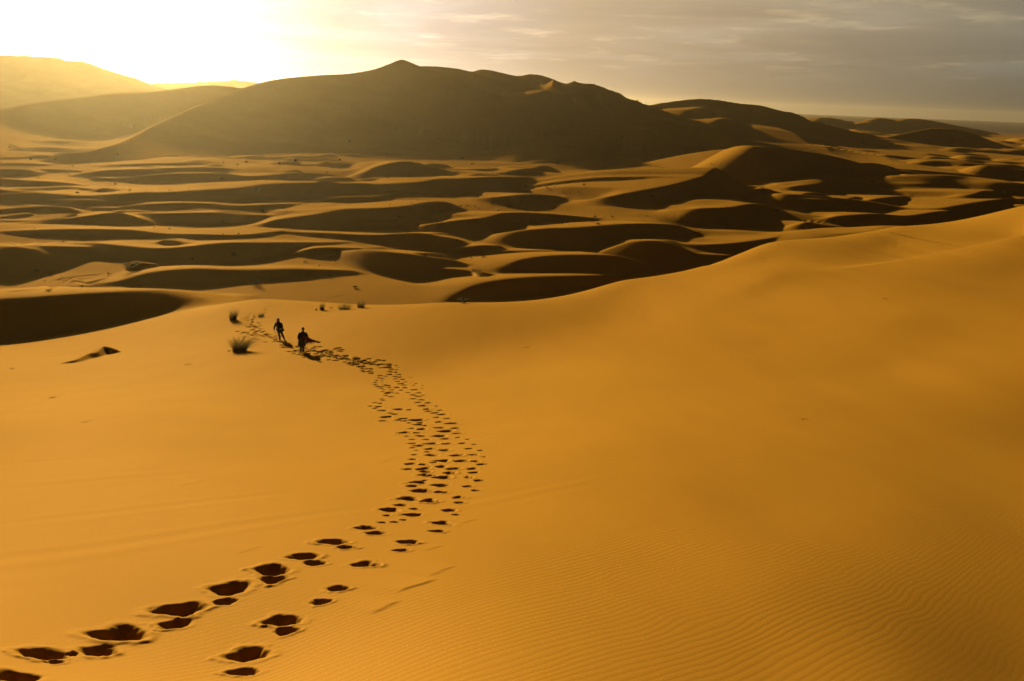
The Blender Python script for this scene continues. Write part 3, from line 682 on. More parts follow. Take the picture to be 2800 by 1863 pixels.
SAND = (.27, .122, .008)
MS = sand_material('dune sand', SAND, plain=True)
MH = sand_material('far dune sand', SAND)
M_GRASS = blade_material('dry dune grass', (.07, .050, .012), (.26, .17, .05))
M_SHRUB = blade_material('dusty shrub leaf', (.03, .03, .012), (.075, .065, .025))
M_WOOD = cloth_material('shrub wood', (.06, .045, .03))
M_BLACK = cloth_material('black wool', (.012, .011, .012))
M_DENIM = cloth_material('dark trousers', (.014, .014, .018), 90)
M_ROBE = cloth_material('dark robe', (.020, .015, .013), 50)
M_RED = cloth_material('dark red wool', (.075, .014, .010), 45)
M_SKIN = cloth_material('skin', (.16, .085, .05), 20, .6)
M_HAIR = cloth_material('dark hair', (.016, .010, .007), 80)
M_LEATHER = cloth_material('black leather', (.012, .010, .010), 40, .95)
M_EYE = cloth_material('eye', (.3, .28, .25), 10, .3)

def tag(o, label=None, cat=None, group=None, kind=None):
    if label: o['label'] = label
    if cat: o['category'] = cat
    if group: o['group'] = group
    if kind: o['kind'] = kind
    return o
def mesh_obj(name, verts, faces, mat, parent=None, smooth=True, loc=None):
    me = bpy.data.meshes.new(name); me.from_pydata([tuple(v) for v in verts], [], [tuple(f) for f in faces]); me.update()
    if smooth: me.polygons.foreach_set('use_smooth', [True] * len(me.polygons))
    me.materials.append(mat)
    o = bpy.data.objects.new(name, me); C.objects.link(o)
    if parent: o.parent = parent
    if loc: o.location = loc
    return o
def empty(name, loc, rz=0):
    o = bpy.data.objects.new(name, None); C.objects.link(o); o.location = loc; o.rotation_euler = (0, 0, rz); o.empty_display_size = .2
    return o

# ------------------------------------------------------------------ the ground sheet and the hills
g = sheet('ground', Z, slice(0, NR), slice(0, NA), wrap=True)
g.data.materials.append(MS); tag(g, 'sand of the near slope and dune valley, with the trodden trail', kind='structure')
txt = {'great': 'great dark dune with a peaked crest behind the valley', 'near_left': 'hazy shaded dune at the foot of the bright sky',
       'far_left': 'farthest tall dune washed out by the sun haze', 'far_gap': 'low pale dune far off between two taller dunes',
       'far_right': 'distant dune group with lit flanks before the plain', 'mid_right': 'low rounded dark dune in front of the distant lit dunes'}
HZ = {}
for key, full in hills.items():
    GZ = Z[:, :NFINE]
    keep = full > GZ - 2.5
    rows = np.nonzero(keep.any(1))[0]; colsk = np.nonzero(keep.any(0))[0]
    si = slice(max(rows[0] - 1, 0), rows[-1] + 2); sj = slice(max(colsk[0] - 1, 0), min(colsk[-1] + 2, NFINE))
    o = sheet('hill', full[si, sj], si, sj, keep=keep[si, sj])
    o.data.materials.append(MH); tag(o, txt[key], kind='structure')
SURF = Z[:, :NFINE].copy()
for full in hills.values(): SURF = np.maximum(SURF, full)
SURFX = np.concatenate([SURF, Z[:, NFINE:]], 1)
print('meshes', round(time.time() - T0, 1))

# ------------------------------------------------------------------ plants
def blades(n, hgt, spread, lean, width, seed, wind=(0, 0), seg=5):
    r = random.Random(seed); V, Fc = [], []
    for i in range(n):
        a = r.uniform(0, 6.283); q = math.sqrt(r.random()) * spread
        bx, by = q * math.cos(a), q * math.sin(a)
        h = hgt * r.uniform(.45, 1.0) * (1 - .35 * q / max(spread, .01)); ln = lean * r.uniform(.3, 1.2)
        a2 = a + r.gauss(0, .5)
        dx, dy = math.cos(a2) * ln + wind[0] * r.uniform(.5, 1.3), math.sin(a2) * ln + wind[1] * r.uniform(.5, 1.3)
        sx, sy = -math.sin(a2), math.cos(a2); w = width * r.uniform(.6, 1.3)
        b0 = len(V)
        for k in range(seg + 1):
            t = k / seg; ww = w * (1 - t * .92)
            cx, cy = bx + dx * h * t ** 1.7, by + dy * h * t ** 1.7
            cz = h * (t - .32 * ln * t * t) - .05
            V.append((cx - sx * ww, cy - sy * ww, cz)); V.append((cx + sx * ww, cy + sy * ww, cz))
        for k in range(seg):
            c = b0 + 2 * k; Fc.append((c, c + 1, c + 3, c + 2))
    return V, Fc
def shrub_mesh(seed, n=190, flat=.75):
    """unit shrub: 1 m wide clump of small leaf sprays on crooked twigs"""
    r = random.Random(seed); V, Fc = [], []; TV, TF = [], []
    lobes = [(r.uniform(-.3, .3), r.uniform(-.3, .3), r.uniform(.2, .5) * flat, r.uniform(.16, .30)) for _ in range(6)]
    for i in range(n):
        lx, ly, lz, lr = lobes[i % 6]
        a, b, q = r.uniform(0, 6.28), r.uniform(-.9, 1.2), lr * r.random() ** .4
        c = (lx + q * math.cos(a) * math.cos(b), ly + q * math.sin(a) * math.cos(b), max(.01, lz + q * math.sin(b) * flat))
        s = r.uniform(.03, .075)
        d1 = Vector((r.gauss(0, 1), r.gauss(0, 1), r.gauss(.3, .8))).normalized(); d2 = d1.cross(Vector((r.gauss(0, 1), r.gauss(0, 1), r.gauss(0, 1)))).normalized()
        p = Vector(c); b0 = len(V)
        V += [p - d1 * s, p + d2 * s * .45, p + d1 * s, p - d2 * s * .45]; Fc.append((b0, b0 + 1, b0 + 2, b0 + 3))
    for lx, ly, lz, lr in lobes:
        base = Vector((lx * .15, ly * .15, -.08)); tip = Vector((lx, ly, lz)); mid = (base + tip) / 2 + Vector((r.gauss(0, .04), r.gauss(0, .04), .02))
        b0 = len(TV)
        for p, rad in ((base, .022), (mid, .015), (tip, .006)):
            for k in range(5):
                t = k * 6.283 / 5; TV.append((p.x + rad * math.cos(t), p.y + rad * math.sin(t), p.z))
        for l in range(2):
            for k in range(5): TF.append((b0 + l * 5 + k, b0 + l * 5 + (k + 1) % 5, b0 + l * 5 + 5 + (k + 1) % 5, b0 + l * 5 + 5 + k))
    return V, Fc, TV, TF
def place(px, py, G=None):
    a, D, z = hit(SURFX if G is None else G, px, py)
    return Vector((D * math.sin(a), D * math.cos(a), z + CAMZ)), a, math.hypot(D, z)

c6 = lambda x, y: (560 + x / 5.8925, 760 + y / 5.8925)
GT = 'tufts of dune grass along the far foot of the slope'
WX = (.42, -.10)
# (pixel of the root, height px, width px, blades, lean, label)
for (px, py), hp, wp, nb, ln, lab in (
    (c6(560, 1180), 40, 44, 420, .75, 'largest grass tuft, arching blades blown to one side below the two walkers'),
    (c6(455, 675), 27, 22, 240, .35, 'upright grass tuft beside the trampled prints behind the walkers'),
    (c6(900, 622), 11, 16, 130, .6, 'small round grass tuft in the middle of the footprint trail'),
    (c6(1885, 515), 20, 15, 130, .3, 'narrow leaning grass tuft with sparse stalks at its side'),
    (c6(2245, 505), 17, 36, 220, .8, 'wide ragged grass tuft between two narrower tufts'),
    (c4(205, 1040), 23, 24, 200, .45, 'dense grass tuft at the end of the paired wheel tracks'),
    (c6(1795, 520), 9, 9, 26, .3, 'few short dry stalks beside the narrow leaning tuft'),
    (c6(2030, 490), 8, 14, 22, .4, 'sparse short stalks between the narrow tuft and the wide ragged tuft'),
    (c6(395, 1185), 7, 18, 40, .9, 'low flat wisps of grass lying at the foot of the largest tuft'),
    (c6(505, 1130), 24, 12, 60, .4, 'thin upright stalks on the near edge of the largest tuft')):
    p, a, sl = place(px, py); m = sl / F
    V, Fc = blades(int(nb * 1.3), hp * m * 1.7, wp * m * .40, ln * 1.25, .014 + .004 * (hp > 30), int(px), wind=(WX[0] * ln * 1.2, WX[1]))
    o = mesh_obj('grass_tuft', V, Fc, M_GRASS, loc=p); tag(o, lab, 'grass tuft', GT)

protos = []
def make_shrub(seed, flat):
    V, Fc, TV, TF = shrub_mesh(seed, flat=flat)
    return V, Fc, TV, TF
shrub_meshes = []
for s in range(5):
    V, Fc, TV, TF = make_shrub(100 + s, (.7, .45, .9, .6, .8)[s])
    a_ = mesh_obj('foliage', V, Fc, M_SHRUB, smooth=False); b_ = mesh_obj('twigs', TV, TF, M_WOOD)
    shrub_meshes.append((a_.data, b_.data)); bpy.data.objects.remove(a_); bpy.data.objects.remove(b_)
def put_shrub(px, py, wpx, label, group, kind=None, tall=1.0):
    p, a, sl = place(px, py); w = max(wpx * sl / F, .35)
    k = kind if kind is not None else rng.integers(0, 5)
    e = empty('shrub', p, rng.uniform(0, 6.28)); e.scale = (w, w, w * tall)
    tag(e, label, 'shrub', group)
    for nm, me in zip(('foliage', 'twigs'), shrub_meshes[k]):
        o = bpy.data.objects.new(nm, me); C.objects.link(o); o.parent = e
    return e
K = 1 / 2.357
for x, y, w, tall, lab in (       # the shrubs one can tell apart
    (900 + 868 * K, 400 + 995 * K, 44, .8, 'big dark shrub on the far rim of the near slope, its shadow on the sand'),
    (1650 * K, 350 + 990 * K, 30, 1.1, 'tall dark shrub standing on the lit fan of sand past the rim'),
    (1755 * K, 350 + 990 * K, 12, 1.0, 'thin shrub beside the tall dark shrub on the lit fan'),
    (865 * K, 350 + 905 * K, 52, .7, 'broad dark shrub heaped on its hummock beside the wheel tracks'),
    (525 * K, 350 + 1027 * K, 15, .9, 'round dark shrub at the tip of the lens-shaped shadow'),
    (310 * K, 350 + 1052 * K, 24, .35, 'low flat row of shrub on the lit rim above the dark dune'),
    (232 * K, 350 + 935 * K, 14, 1.2, 'upright shrub at the edge of the big square shadow'),
    (325 * K, 350 + 948 * K, 10, 1.0, 'small round shrub just past the big square shadow'),
    (2125 * K, 350 + 960 * K, 17, .7, 'spreading shrub on the pale slope between two dark bands'),
    (1970 * K, 350 + 868 * K, 16, .6, 'flat shrub high on the pale slope under the dark wedge'),
    (2290 * K, 350 + 1030 * K, 17, .8, 'dark shrub with a long shadow below the pale slope'),
    (900 + 170 * K, 400 + 912 * K, 15, .8, 'dark shrub just above the paired wheel tracks'),
    (900 + 955 * K, 400 + 822 * K, 36, .6, 'wide dark shrub clump where two shadowed dunes meet'),
    (900 + 995 * K, 400 + 718 * K, 18, .6, 'shrub clump at the tip of the small dark crescent'),
    (900 + 1735 * K, 400 + 505 * K, 22, .45, 'low wide shrub clump at the crest of a long dark band'),
    (900 + 1360 * K, 400 + 945 * K, 13, .7, 'first dark shrub up the rim from the big dark shrub'),
    (900 + 1300 * K, 400 + 957 * K, 12, .3, 'flat scrap of shrub low on the rim sand'),
    (900 + 1460 * K, 400 + 918 * K, 12, .7, 'leaning shrub on the rim next to a flatter one'),
    (900 + 1505 * K, 400 + 922 * K, 10, .5, 'flatter shrub beside the leaning shrub on the rim'),
    (900 + 1635 * K, 400 + 901 * K, 16, .35, 'long low shrub higher up the rim of the slope'),
    (900 + 1722 * K, 400 + 877 * K, 9, .5, 'topmost small shrub on the rim of the slope'),
    (740 * K, 350 + 365 * K, 11, 1.1, 'dark upright shrub at the foot of a pale far dune'),
    (500 * K, 350 + 423 * K, 12, .9, 'dark shrub inside the pointed far shadow')):
    put_shrub(x, y + (7 if ' rim' in lab and 'dark dune' not in lab else 0), w, lab, None, tall=tall)
put_shrub(985 / 3.367, 900 + 205 / 3.367, 20, 'ragged dark clump of dead shrub on the lone hummock in the smooth sand', None, tall=.5)
small = [(x * K, 350 + y * K, w * K) for x, y, w in (
    (840, 352, 14), (880, 345, 12), (1090, 404, 14), (1030, 402, 8), (980, 408, 9), (940, 411, 8), (835, 409, 24), (640, 407, 12), (470, 250, 14), (1215, 398, 11), (1240, 360, 9), (1385, 360, 9),
    (125, 325, 11), (250, 322, 9), (10, 321, 11), (1670, 415, 44), (2000, 410, 14), (1995, 425, 20), (1430, 332, 26), (1590, 225, 28), (1905, 215, 22), (1800, 228, 16), (2190, 208, 20), (1440, 228, 12),
    (2140, 315, 16), (2105, 288, 13), (610, 500, 20), (550, 540, 9), (595, 538, 9), (1690, 538, 36), (1760, 525, 18), (1825, 520, 16), (1855, 528, 18), (1435, 608, 22), (1540, 688, 20), (995, 643, 13),
    (1090, 653, 22), (1440, 685, 11), (225, 650, 9), (1510, 825, 52), (1240, 848, 24), (395, 960, 11), (290, 988, 16), (700, 945, 22), (720, 940, 14), (2060, 888, 20), (1735, 843, 12), (1635, 852, 9),
    (1545, 864, 11), (1300, 892, 9), (360, 205, 16), (760, 178, 24), (300, 190, 12), (60, 130, 20), (410, 738, 20), (200, 207, 18), (1110, 405, 8), (445, 308, 12), (1530, 240, 14), (2250, 92, 26))]
small += [(900 + x * K, 400 + y * K, w * K) for x, y, w in (
    (480, 892, 14), (620, 711, 28), (765, 718, 20), (915, 722, 18), (435, 488, 18), (390, 380, 11), (533, 366, 14), (450, 460, 36), (730, 428, 28), (850, 394, 34), (890, 388, 22), (940, 393, 18), (965, 396, 14),
    (1045, 371, 26), (1095, 418, 24), (1270, 418, 18), (1500, 503, 18), (1715, 466, 34), (1825, 458, 26), (1580, 518, 13), (1225, 503, 24), (1300, 493, 24), (1455, 673, 13), (1170, 262, 10), (1270, 264, 24),
    (1405, 273, 28), (1455, 262, 14), (1640, 253, 24), (1610, 298, 24), (1505, 300, 16), (1550, 303, 16), (920, 115, 18), (1025, 178, 9), (1080, 180, 11), (1107, 177, 11), (1150, 175, 13), (1475, 121, 18),
    (860, 81, 13), (370, 53, 16), (70, 91, 16), (2085, 328, 30), (2045, 452, 12), (2030, 30, 20), (1590, 105, 14), (1290, 630, 20), (820, 615, 26), (375, 208, 14), (185, 312, 12), (40, 745, 16))]
small += [(1800 + x * K, 250 + y * K, w * K) for x, y, w in (
    (440, 862, 20), (535, 850, 14), (620, 838, 14), (800, 855, 14), (645, 832, 10), (720, 825, 10), (210, 905, 20), (265, 910, 14), (440, 745, 12), (1380, 585, 20), (1440, 612, 16), (1470, 620, 12), (760, 775, 26), (240, 895, 16),
    (420, 1070, 14), (1360, 770, 12), (1320, 335, 24), (340, 470, 14), (430, 520, 14), (2230, 660, 24), (1140, 450, 16))]
small += [(1200 + x / 2.946, 180 + y / 2.946, w / 2.946) for x, y, w in (
    (145, 615, 26), (270, 790, 22), (400, 825, 18), (395, 868, 14), (435, 872, 14), (500, 868, 14), (555, 862, 14), (645, 775, 20), (735, 498, 26), (720, 640, 20), (960, 790, 36), (190, 745, 18), (1455, 565, 16), (1710, 625, 14),
    (1780, 550, 14), (10, 590, 16), (1640, 570, 12))]
for i, (x, y, w) in enumerate(small):
    put_shrub(x, y, w * 1.05, 'tiny dark far-off shrub dotting the dune valley', 'far-off shrubs scattered over the dune valley', tall=float(rng.uniform(.6, 1.1)))

# dry stalks and droppings-sized scraps lying on the smooth slope
def twig_mesh(seed):
    r = random.Random(seed); V, Fc = [], []
    for i in range(9):
        p = Vector((r.gauss(0, .14), r.gauss(0, .08), r.uniform(0, .03))); d = Vector((r.gauss(1, .4), r.gauss(0, .5), r.uniform(0, .35))) * r.uniform(.08, .2)
        s = Vector((0, 0, 1)).cross(d).normalized() * .008; b0 = len(V)
        u = Vector((0, 0, .012))
        V += [p - s, p + s, p + u, p + d - s * .4, p + d + s * .4, p + d + u * .5]
        Fc += [(b0, b0 + 1, b0 + 4, b0 + 3), (b0 + 1, b0 + 2, b0 + 5, b0 + 4), (b0 + 2, b0, b0 + 3, b0 + 5)]
    return V, Fc
for i, (px, py, lab) in enumerate((
    ((1715 / 3.367), 900 + 333 / 3.367, 'small dark scrap of dry twigs below the largest grass tuft'),
    ((452 / 3.367), 900 + 640 / 3.367, 'dry twigs with a short drag mark near a faint wind line'),
    ((785 / 3.367), 900 + 860 / 3.367, 'lone bundle of dry twigs on the smooth sand below the hummock'),
    ((110 / 3.367), 900 + 371 / 3.367, 'faint dry twigs under the long dark dune shadow'),
    (1400 + 1715 / 1.6836, 700 + 198 / 1.6836, 'dry twig scrap high on the smooth flank under the ridge'),
    (1400 + 1338 / 1.6836, 700 + 753 / 1.6836, 'dry twig scrap alone in the middle of the smooth flank'),
    (1400 + 62 / 1.6836, 700 + 424 / 1.6836, 'thin line of dry twigs on the sand beyond the walkers'))):
    p, a, sl = place(px, py); V, Fc = twig_mesh(i + 50)
    o = mesh_obj('dry_twigs', V, Fc, M_WOOD, loc=p); o.scale = (sl / 60,) * 3; o.rotation_euler = (0, 0, -a)
    tag(o, lab, 'twigs')
# ------------------------------------------------------------------ people
def skin_body(name, J, E, root, mat, parent, sub=2):
    """one continuous figure grown over a skeleton: J name -> (x, y, z, radius_x, radius_y)"""
    names = list(J); me = bpy.data.meshes.new(name)
    me.from_pydata([J[k][:3] for k in names], [(names.index(a), names.index(b)) for a, b in E], [])
    o = bpy.data.objects.new(name, me); C.objects.link(o)
    md = o.modifiers.new('Skin', 'SKIN'); md.use_smooth_shade = True
    for i, k in enumerate(names):
        sv = me.skin_vertices[0].data[i]; sv.radius = J[k][3:5]; sv.use_root = (k == root)
    ss = o.modifiers.new('Sub', 'SUBSURF'); ss.levels = sub; ss.render_levels = sub
    dg = bpy.context.evaluated_depsgraph_get(); m2 = bpy.data.meshes.new_from_object(o.evaluated_get(dg))
    o.modifiers.clear(); o.data = m2; bpy.data.meshes.remove(me); m2.name = name
    m2.materials.clear(); m2.materials.append(mat)
    m2.polygons.foreach_set('use_smooth', [True] * len(m2.polygons))
    if parent: o.parent = parent
    return o
def loft(rings, seg=18, cap=True, wob=0.0, seed=0):
    """rings: (cx, cy, cz, rx, ry) stacked along z; or with a direction when given 7 numbers"""
    r = random.Random(seed); V, Fc = [], []
    ph = [r.uniform(0, 6.28) for _ in range(4)]
    for q, rg in enumerate(rings):
        cx, cy, cz, rx, ry = rg[:5]
        for k in range(seg):
            t = k * 2 * math.pi / seg
            f = 1 + wob * (math.sin(5 * t + ph[0] + q * .4) + .6 * math.sin(8 * t + ph[1])) * (1 - q / len(rings))
            V.append((cx + rx * f * math.cos(t), cy + ry * f * math.sin(t), cz))
    for q in range(len(rings) - 1):
        for k in range(seg):
            a = q * seg + k; b = q * seg + (k + 1) % seg; Fc.append((a, b, b + seg, a + seg))
    if cap:
        Fc.append(tuple(range(seg))[::-1]); Fc.append(tuple((len(rings) - 1) * seg + k for k in range(seg)))
    return V, Fc
def tube(pts, rad, seg=12):
    V, Fc = [], []
    pts = [Vector(p) for p in pts]
    for i, p in enumerate(pts):
        d = (pts[min(i + 1, len(pts) - 1)] - pts[max(i - 1, 0)]).normalized()
        s = d.cross(Vector((0, 1, .01))).normalized(); u = s.cross(d)
        for k in range(seg):
            t = k * 2 * math.pi / seg; V.append(tuple(p + s * rad[i] * math.cos(t) + u * rad[i] * math.sin(t)))
    for i in range(len(pts) - 1):
        for k in range(seg):
            a = i * seg + k; b = i * seg + (k + 1) % seg; Fc.append((a, b, b + seg, a + seg))
    Fc.append(tuple(range(seg))); Fc.append(tuple((len(pts) - 1) * seg + k for k in range(seg))[::-1])
    return V, Fc
def join(*parts):
    V, Fc = [], []
    for v, f in parts:
        b = len(V); V += list(v); Fc += [tuple(i + b for i in q) for q in f]
    return V, Fc

def figure(hd, neck, chest, pelvis, hipz, sh, el, wr, hand_dir, kn, an, toe):
    """skeleton of a standing body; sh/el/wr/kn/an/toe are (left, right) pairs seen from the front"""
    J, E = {}, []
    J['pelvis'] = (*pelvis, .145, .10); J['waist'] = (*((Vector(pelvis) * .55 + Vector(chest) * .45)), .125, .09)
    J['chest'] = (*chest, .155, .105); J['neck'] = (*neck, .052, .055)
    h = Vector(hd); up = (h - Vector(neck)).normalized()
    J['jaw'] = (*(h - up * .075 + Vector((0, -.012, 0))), .062, .075); J['head'] = (*h, .078, .095); J['crown'] = (*(h + up * .085), .055, .065)
    E += [('pelvis', 'waist'), ('waist', 'chest'), ('chest', 'neck'), ('neck', 'jaw'), ('jaw', 'head'), ('head', 'crown')]
    J['nose'] = (h.x, h.y - .108, h.z - .02, .012, .012); E.append(('head', 'nose'))
    for i, s in enumerate('lr'):
        sx = (-1, 1)[i]
        J['ear' + s] = (h.x + sx * .082, h.y + .01, h.z - .01, .014, .022); E.append(('head', 'ear' + s))
        S, L, Wr = Vector(sh[i]), Vector(el[i]), Vector(wr[i]); d = Vector(hand_dir[i]).normalized()
        J['sh' + s] = (*S, .062, .062); J['el' + s] = (*L, .042, .042); J['wr' + s] = (*Wr, .027, .03)
        pm = Wr + d * .075; J['pm' + s] = (*pm, .022, .040)
        E += [('chest', 'sh' + s), ('sh' + s, 'el' + s), ('el' + s, 'wr' + s), ('wr' + s, 'pm' + s)]
        side = d.cross(Vector((1, 0, 0))).normalized()
        for f, (off, ln) in enumerate(((-.030, .062), (-.010, .075), (.010, .070), (.028, .055))):
            b = pm + d * .02 + side * off; m1 = b + d * ln * .5; t1 = m1 + (d * .8 + Vector((-sx * .5, 0, 0))) * ln * .5
            for nm, p, rr in (('a', b, .010), ('b', m1, .009), ('c', t1, .007)): J[f'f{s}{f}{nm}'] = (*p, rr, rr)
            E += [('pm' + s, f'f{s}{f}a'), (f'f{s}{f}a', f'f{s}{f}b'), (f'f{s}{f}b', f'f{s}{f}c')]
        tb = Wr + d * .035 - side * .03; tt = tb + (d * .6 - side * .7).normalized() * .05
        J['th' + s] = (*tb, .011, .011); J['tt' + s] = (*tt, .008, .008); E += [('wr' + s, 'th' + s), ('th' + s, 'tt' + s)]
        hp = Vector(pelvis) + Vector((sx * .085, 0, -.06)); Kn, An, To = Vector(kn[i]), Vector(an[i]), Vector(toe[i])
        J['hip' + s] = (*hp, .088, .088); J['kn' + s] = (*Kn, .055, .055); J['cf' + s] = (*(Kn * .62 + An * .38 + Vector((0, .02, 0))), .052, .052)
        J['an' + s] = (*An, .034, .038); J['to' + s] = (*To, .038, .028)
        E += [('pelvis', 'hip' + s), ('hip' + s, 'kn' + s), ('kn' + s, 'cf' + s), ('cf' + s, 'an' + s), ('an' + s, 'to' + s)]
    return J, E
def eyes(parent, hd, gap=.032):
    for s in (-1, 1):
        V, Fc = loft([(0, 0, -.011, .004, .004), (0, 0, -.006, .010, .008), (0, 0, .006, .010, .008), (0, 0, .011, .004, .004)], 10)
        o = mesh_obj('eye', V, Fc, M_EYE, parent, loc=(hd[0] + s * gap, hd[1] - .090, hd[2] + .012))

# walker with long hair, dark jacket and a shoulder bag
loc, az1, sl1 = place(*c6(1215, 1008)); k1 = sl1 / F / 5.8925
P1 = empty('person', loc, -az1)
hd = (-.10, 0, 1.575)
J, E = figure(hd, (-.09, 0, 1.42), (-.08, 0, 1.22), (-.03, 0, .90), .84,
              [(-.25, 0, 1.33), (.09, 0, 1.33)], [(-.36, .02, 1.05), (.17, -.02, 1.08)], [(-.40, -.03, .83), (.10, -.12, .93)], [(-.05, -.1, -1), (-.8, -.3, -.4)],
              [(-.06, -.03, .47), (.16, -.02, .47)], [(-.02, .02, .075), (.30, .0, .075)], [(-.04, -.13, .03), (.31, -.14, .03)])
skin_body('body', J, E, 'pelvis', M_SKIN, P1)
eyes(P1, hd)
V, Fc = join(loft([(-.05, .0, .74, .215, .15), (-.05, 0, .80, .22, .155), (-.055, 0, .95, .20, .14), (-.065, 0, 1.08, .19, .135), (-.075, 0, 1.22, .205, .135), (-.08, 0, 1.32, .19, .12), (-.085, 0, 1.385, .11, .085), (-.09, 0, 1.44, .062, .065)], 22, True, .02, 4),
             tube([(-.22, 0, 1.35), (-.30, .01, 1.22), (-.37, .02, 1.05), (-.395, -.01, .93), (-.405, -.03, .84)], [.08, .078, .066, .058, .054]),
             tube([(.06, 0, 1.35), (.13, 0, 1.22), (.185, -.02, 1.07), (.155, -.08, .98), (.10, -.12, .92)], [.08, .078, .068, .060, .055]))
mesh_obj('jacket', V, Fc, M_BLACK, P1)
V, Fc = join(tube([(-.10, 0, .86), (-.075, -.01, .66), (-.06, -.03, .47), (-.03, .0, .26), (-.02, .02, .09)], [.115, .10, .078, .070, .058]),
             tube([(.03, 0, .86), (.09, -.01, .66), (.16, -.02, .47), (.24, .01, .26), (.30, .0, .09)], [.115, .10, .078, .070, .058]))
mesh_obj('trousers', V, Fc, M_DENIM, P1)
for ax, ay, tx, ty in ((-.02, .02, -.04, -.15), (.30, 0, .31, -.16)):
    V, Fc = tube([(ax, ay + .06, .045), (ax, ay, .065), ((ax + tx) / 2, (ay + ty) / 2, .045), (tx, ty, .03)], [.035, .058, .05, .03])
    mesh_obj('shoe', V, Fc, M_LEATHER, P1)
V, Fc = join(loft([(-.085, .05, 1.20, .05, .035), (-.08, .045, 1.28, .105, .055), (-.09, .035, 1.40, .115, .075), (-.10, .03, 1.50, .105, .085), (-.10, .02, 1.60, .102, .098), (-.10, .012, 1.665, .078, .082), (-.10, .01, 1.69, .03, .03)], 20, True, .05, 9),
             loft([(-.155, -.03, 1.24, .022, .03), (-.165, -.03, 1.36, .03, .04), (-.17, -.02, 1.5, .026, .05), (-.15, -.02, 1.6, .03, .05)], 10), loft([(-.02, -.03, 1.24, .028, .03), (-.025, -.03, 1.36, .032, .04), (-.03, -.02, 1.5, .026, .05), (-.05, -.02, 1.6, .03, .05)], 10))
mesh_obj('hair', V, Fc, M_HAIR, P1)
tag(P1, 'person with long dark hair in a dark jacket, legs apart, hand in pocket', 'person')
B1 = empty('shoulder_bag', loc, -az1)
V, Fc = loft([(.175, -.02, .70, .11, .05), (.18, -.02, .72, .145, .075), (.17, -.02, .82, .135, .078), (.155, -.02, .92, .10, .06), (.145, -.02, .96, .07, .035)], 18, True, .03, 3)
mesh_obj('pouch', V, Fc, M_LEATHER, B1)
V, Fc = tube([(.22, -.03, .93), (.16, -.15, 1.05), (.03, -.155, 1.22), (-.12, -.13, 1.36), (-.20, -.02, 1.425), (-.10, .13, 1.30), (.06, .16, 1.10), (.16, .06, .95)], [.013] * 8, 8)
mesh_obj('strap', V, Fc, M_LEATHER, B1)
tag(B1, 'dark shoulder bag hanging at the hip of the long-haired person', 'bag')

# walker in a knee-length robe carrying a fringed bundle of cloth
loc, az2, sl2 = place(*c6(1566, 1197)); P2 = empty('person', loc, -az2)
hd = (.105, 0, 1.56)
J, E = figure(hd, (.09, 0, 1.41), (.07, 0, 1.20), (.02, 0, .88), .84,
              [(-.09, 0, 1.31), (.24, 0, 1.31)], [(-.17, .02, 1.04), (.36, -.02, 1.08)], [(-.12, -.15, .92), (.30, -.20, 1.02)], [(.6, -.5, -.1), (.2, -.7, -.2)],
              [(-.05, -.04, .46), (.08, -.02, .46)], [(-.075, .01, .07), (.075, .0, .07)], [(-.085, -.14, .03), (.09, -.15, .03)])
skin_body('body', J, E, 'pelvis', M_SKIN, P2)
eyes(P2, hd)
V, Fc = join(loft([(.0, 0, .42, .245, .20), (.0, 0, .46, .25, .205), (.005, 0, .62, .24, .19), (.015, 0, .80, .225, .17), (.03, 0, .95, .215, .155), (.055, 0, 1.10, .205, .145), (.07, 0, 1.22, .20, .135), (.075, 0, 1.31, .175, .115), (.085, 0, 1.375, .105, .085), (.09, 0, 1.43, .064, .066)], 26, True, .05, 8),
             tube([(-.07, 0, 1.33), (-.13, .01, 1.20), (-.18, .02, 1.04), (-.16, -.08, .96), (-.12, -.15, .92)], [.085, .09, .095, .10, .105]),
             tube([(.21, 0, 1.33), (.29, 0, 1.21), (.365, -.02, 1.08), (.34, -.12, 1.04), (.30, -.19, 1.02)], [.085, .088, .09, .095, .10]))
mesh_obj('robe', V, Fc, M_ROBE, P2)
V, Fc = join(tube([(-.06, 0, .60), (-.055, -.03, .45), (-.07, .02, .25), (-.075, .01, .09)], [.09, .075, .066, .052]), tube([(.07, 0, .60), (.08, -.02, .45), (.078, .02, .25), (.075, .0, .09)], [.09, .075, .066, .052]))
mesh_obj('trousers', V, Fc, M_DENIM, P2)
for ax, ay, tx, ty in ((-.075, .01, -.085, -.16), (.075, 0, .09, -.17)):
    V, Fc = tube([(ax, ay + .06, .04), (ax, ay, .06), ((ax + tx) / 2, (ay + ty) / 2, .042), (tx, ty, .028)], [.033, .054, .048, .03])
    mesh_obj('shoe', V, Fc, M_LEATHER, P2)
V, Fc = loft([(.105, .035, 1.49, .078, .06), (.105, .025, 1.55, .096, .085), (.105, .015, 1.61, .096, .098), (.105, .01, 1.66, .07, .075), (.105, .01, 1.678, .03, .03)], 18, True, .05, 2)
mesh_obj('hair', V, Fc, M_HAIR, P2)
tag(P2, 'person with short hair in a dark knee-length robe carrying bundled cloth', 'person')
B2 = empty('cloth_bundle', loc, -az2)
V, Fc = join(tube([(.10, -.20, 1.10), (.25, -.22, 1.02), (.42, -.20, .93), (.62, -.15, .83), (.85, -.10, .74), (1.06, -.06, .665), (1.18, -.04, .625)], [.10, .12, .11, .085, .068, .058, .045], 14),
             tube([(1.14, -.04, .64), (1.20, -.03, .66), (1.235, -.02, .72)], [.028, .02, .010], 8))
mesh_obj('rolled_cloth', V, Fc, M_RED, B2)
V, Fc = [], []
nn, mm = 16, 9
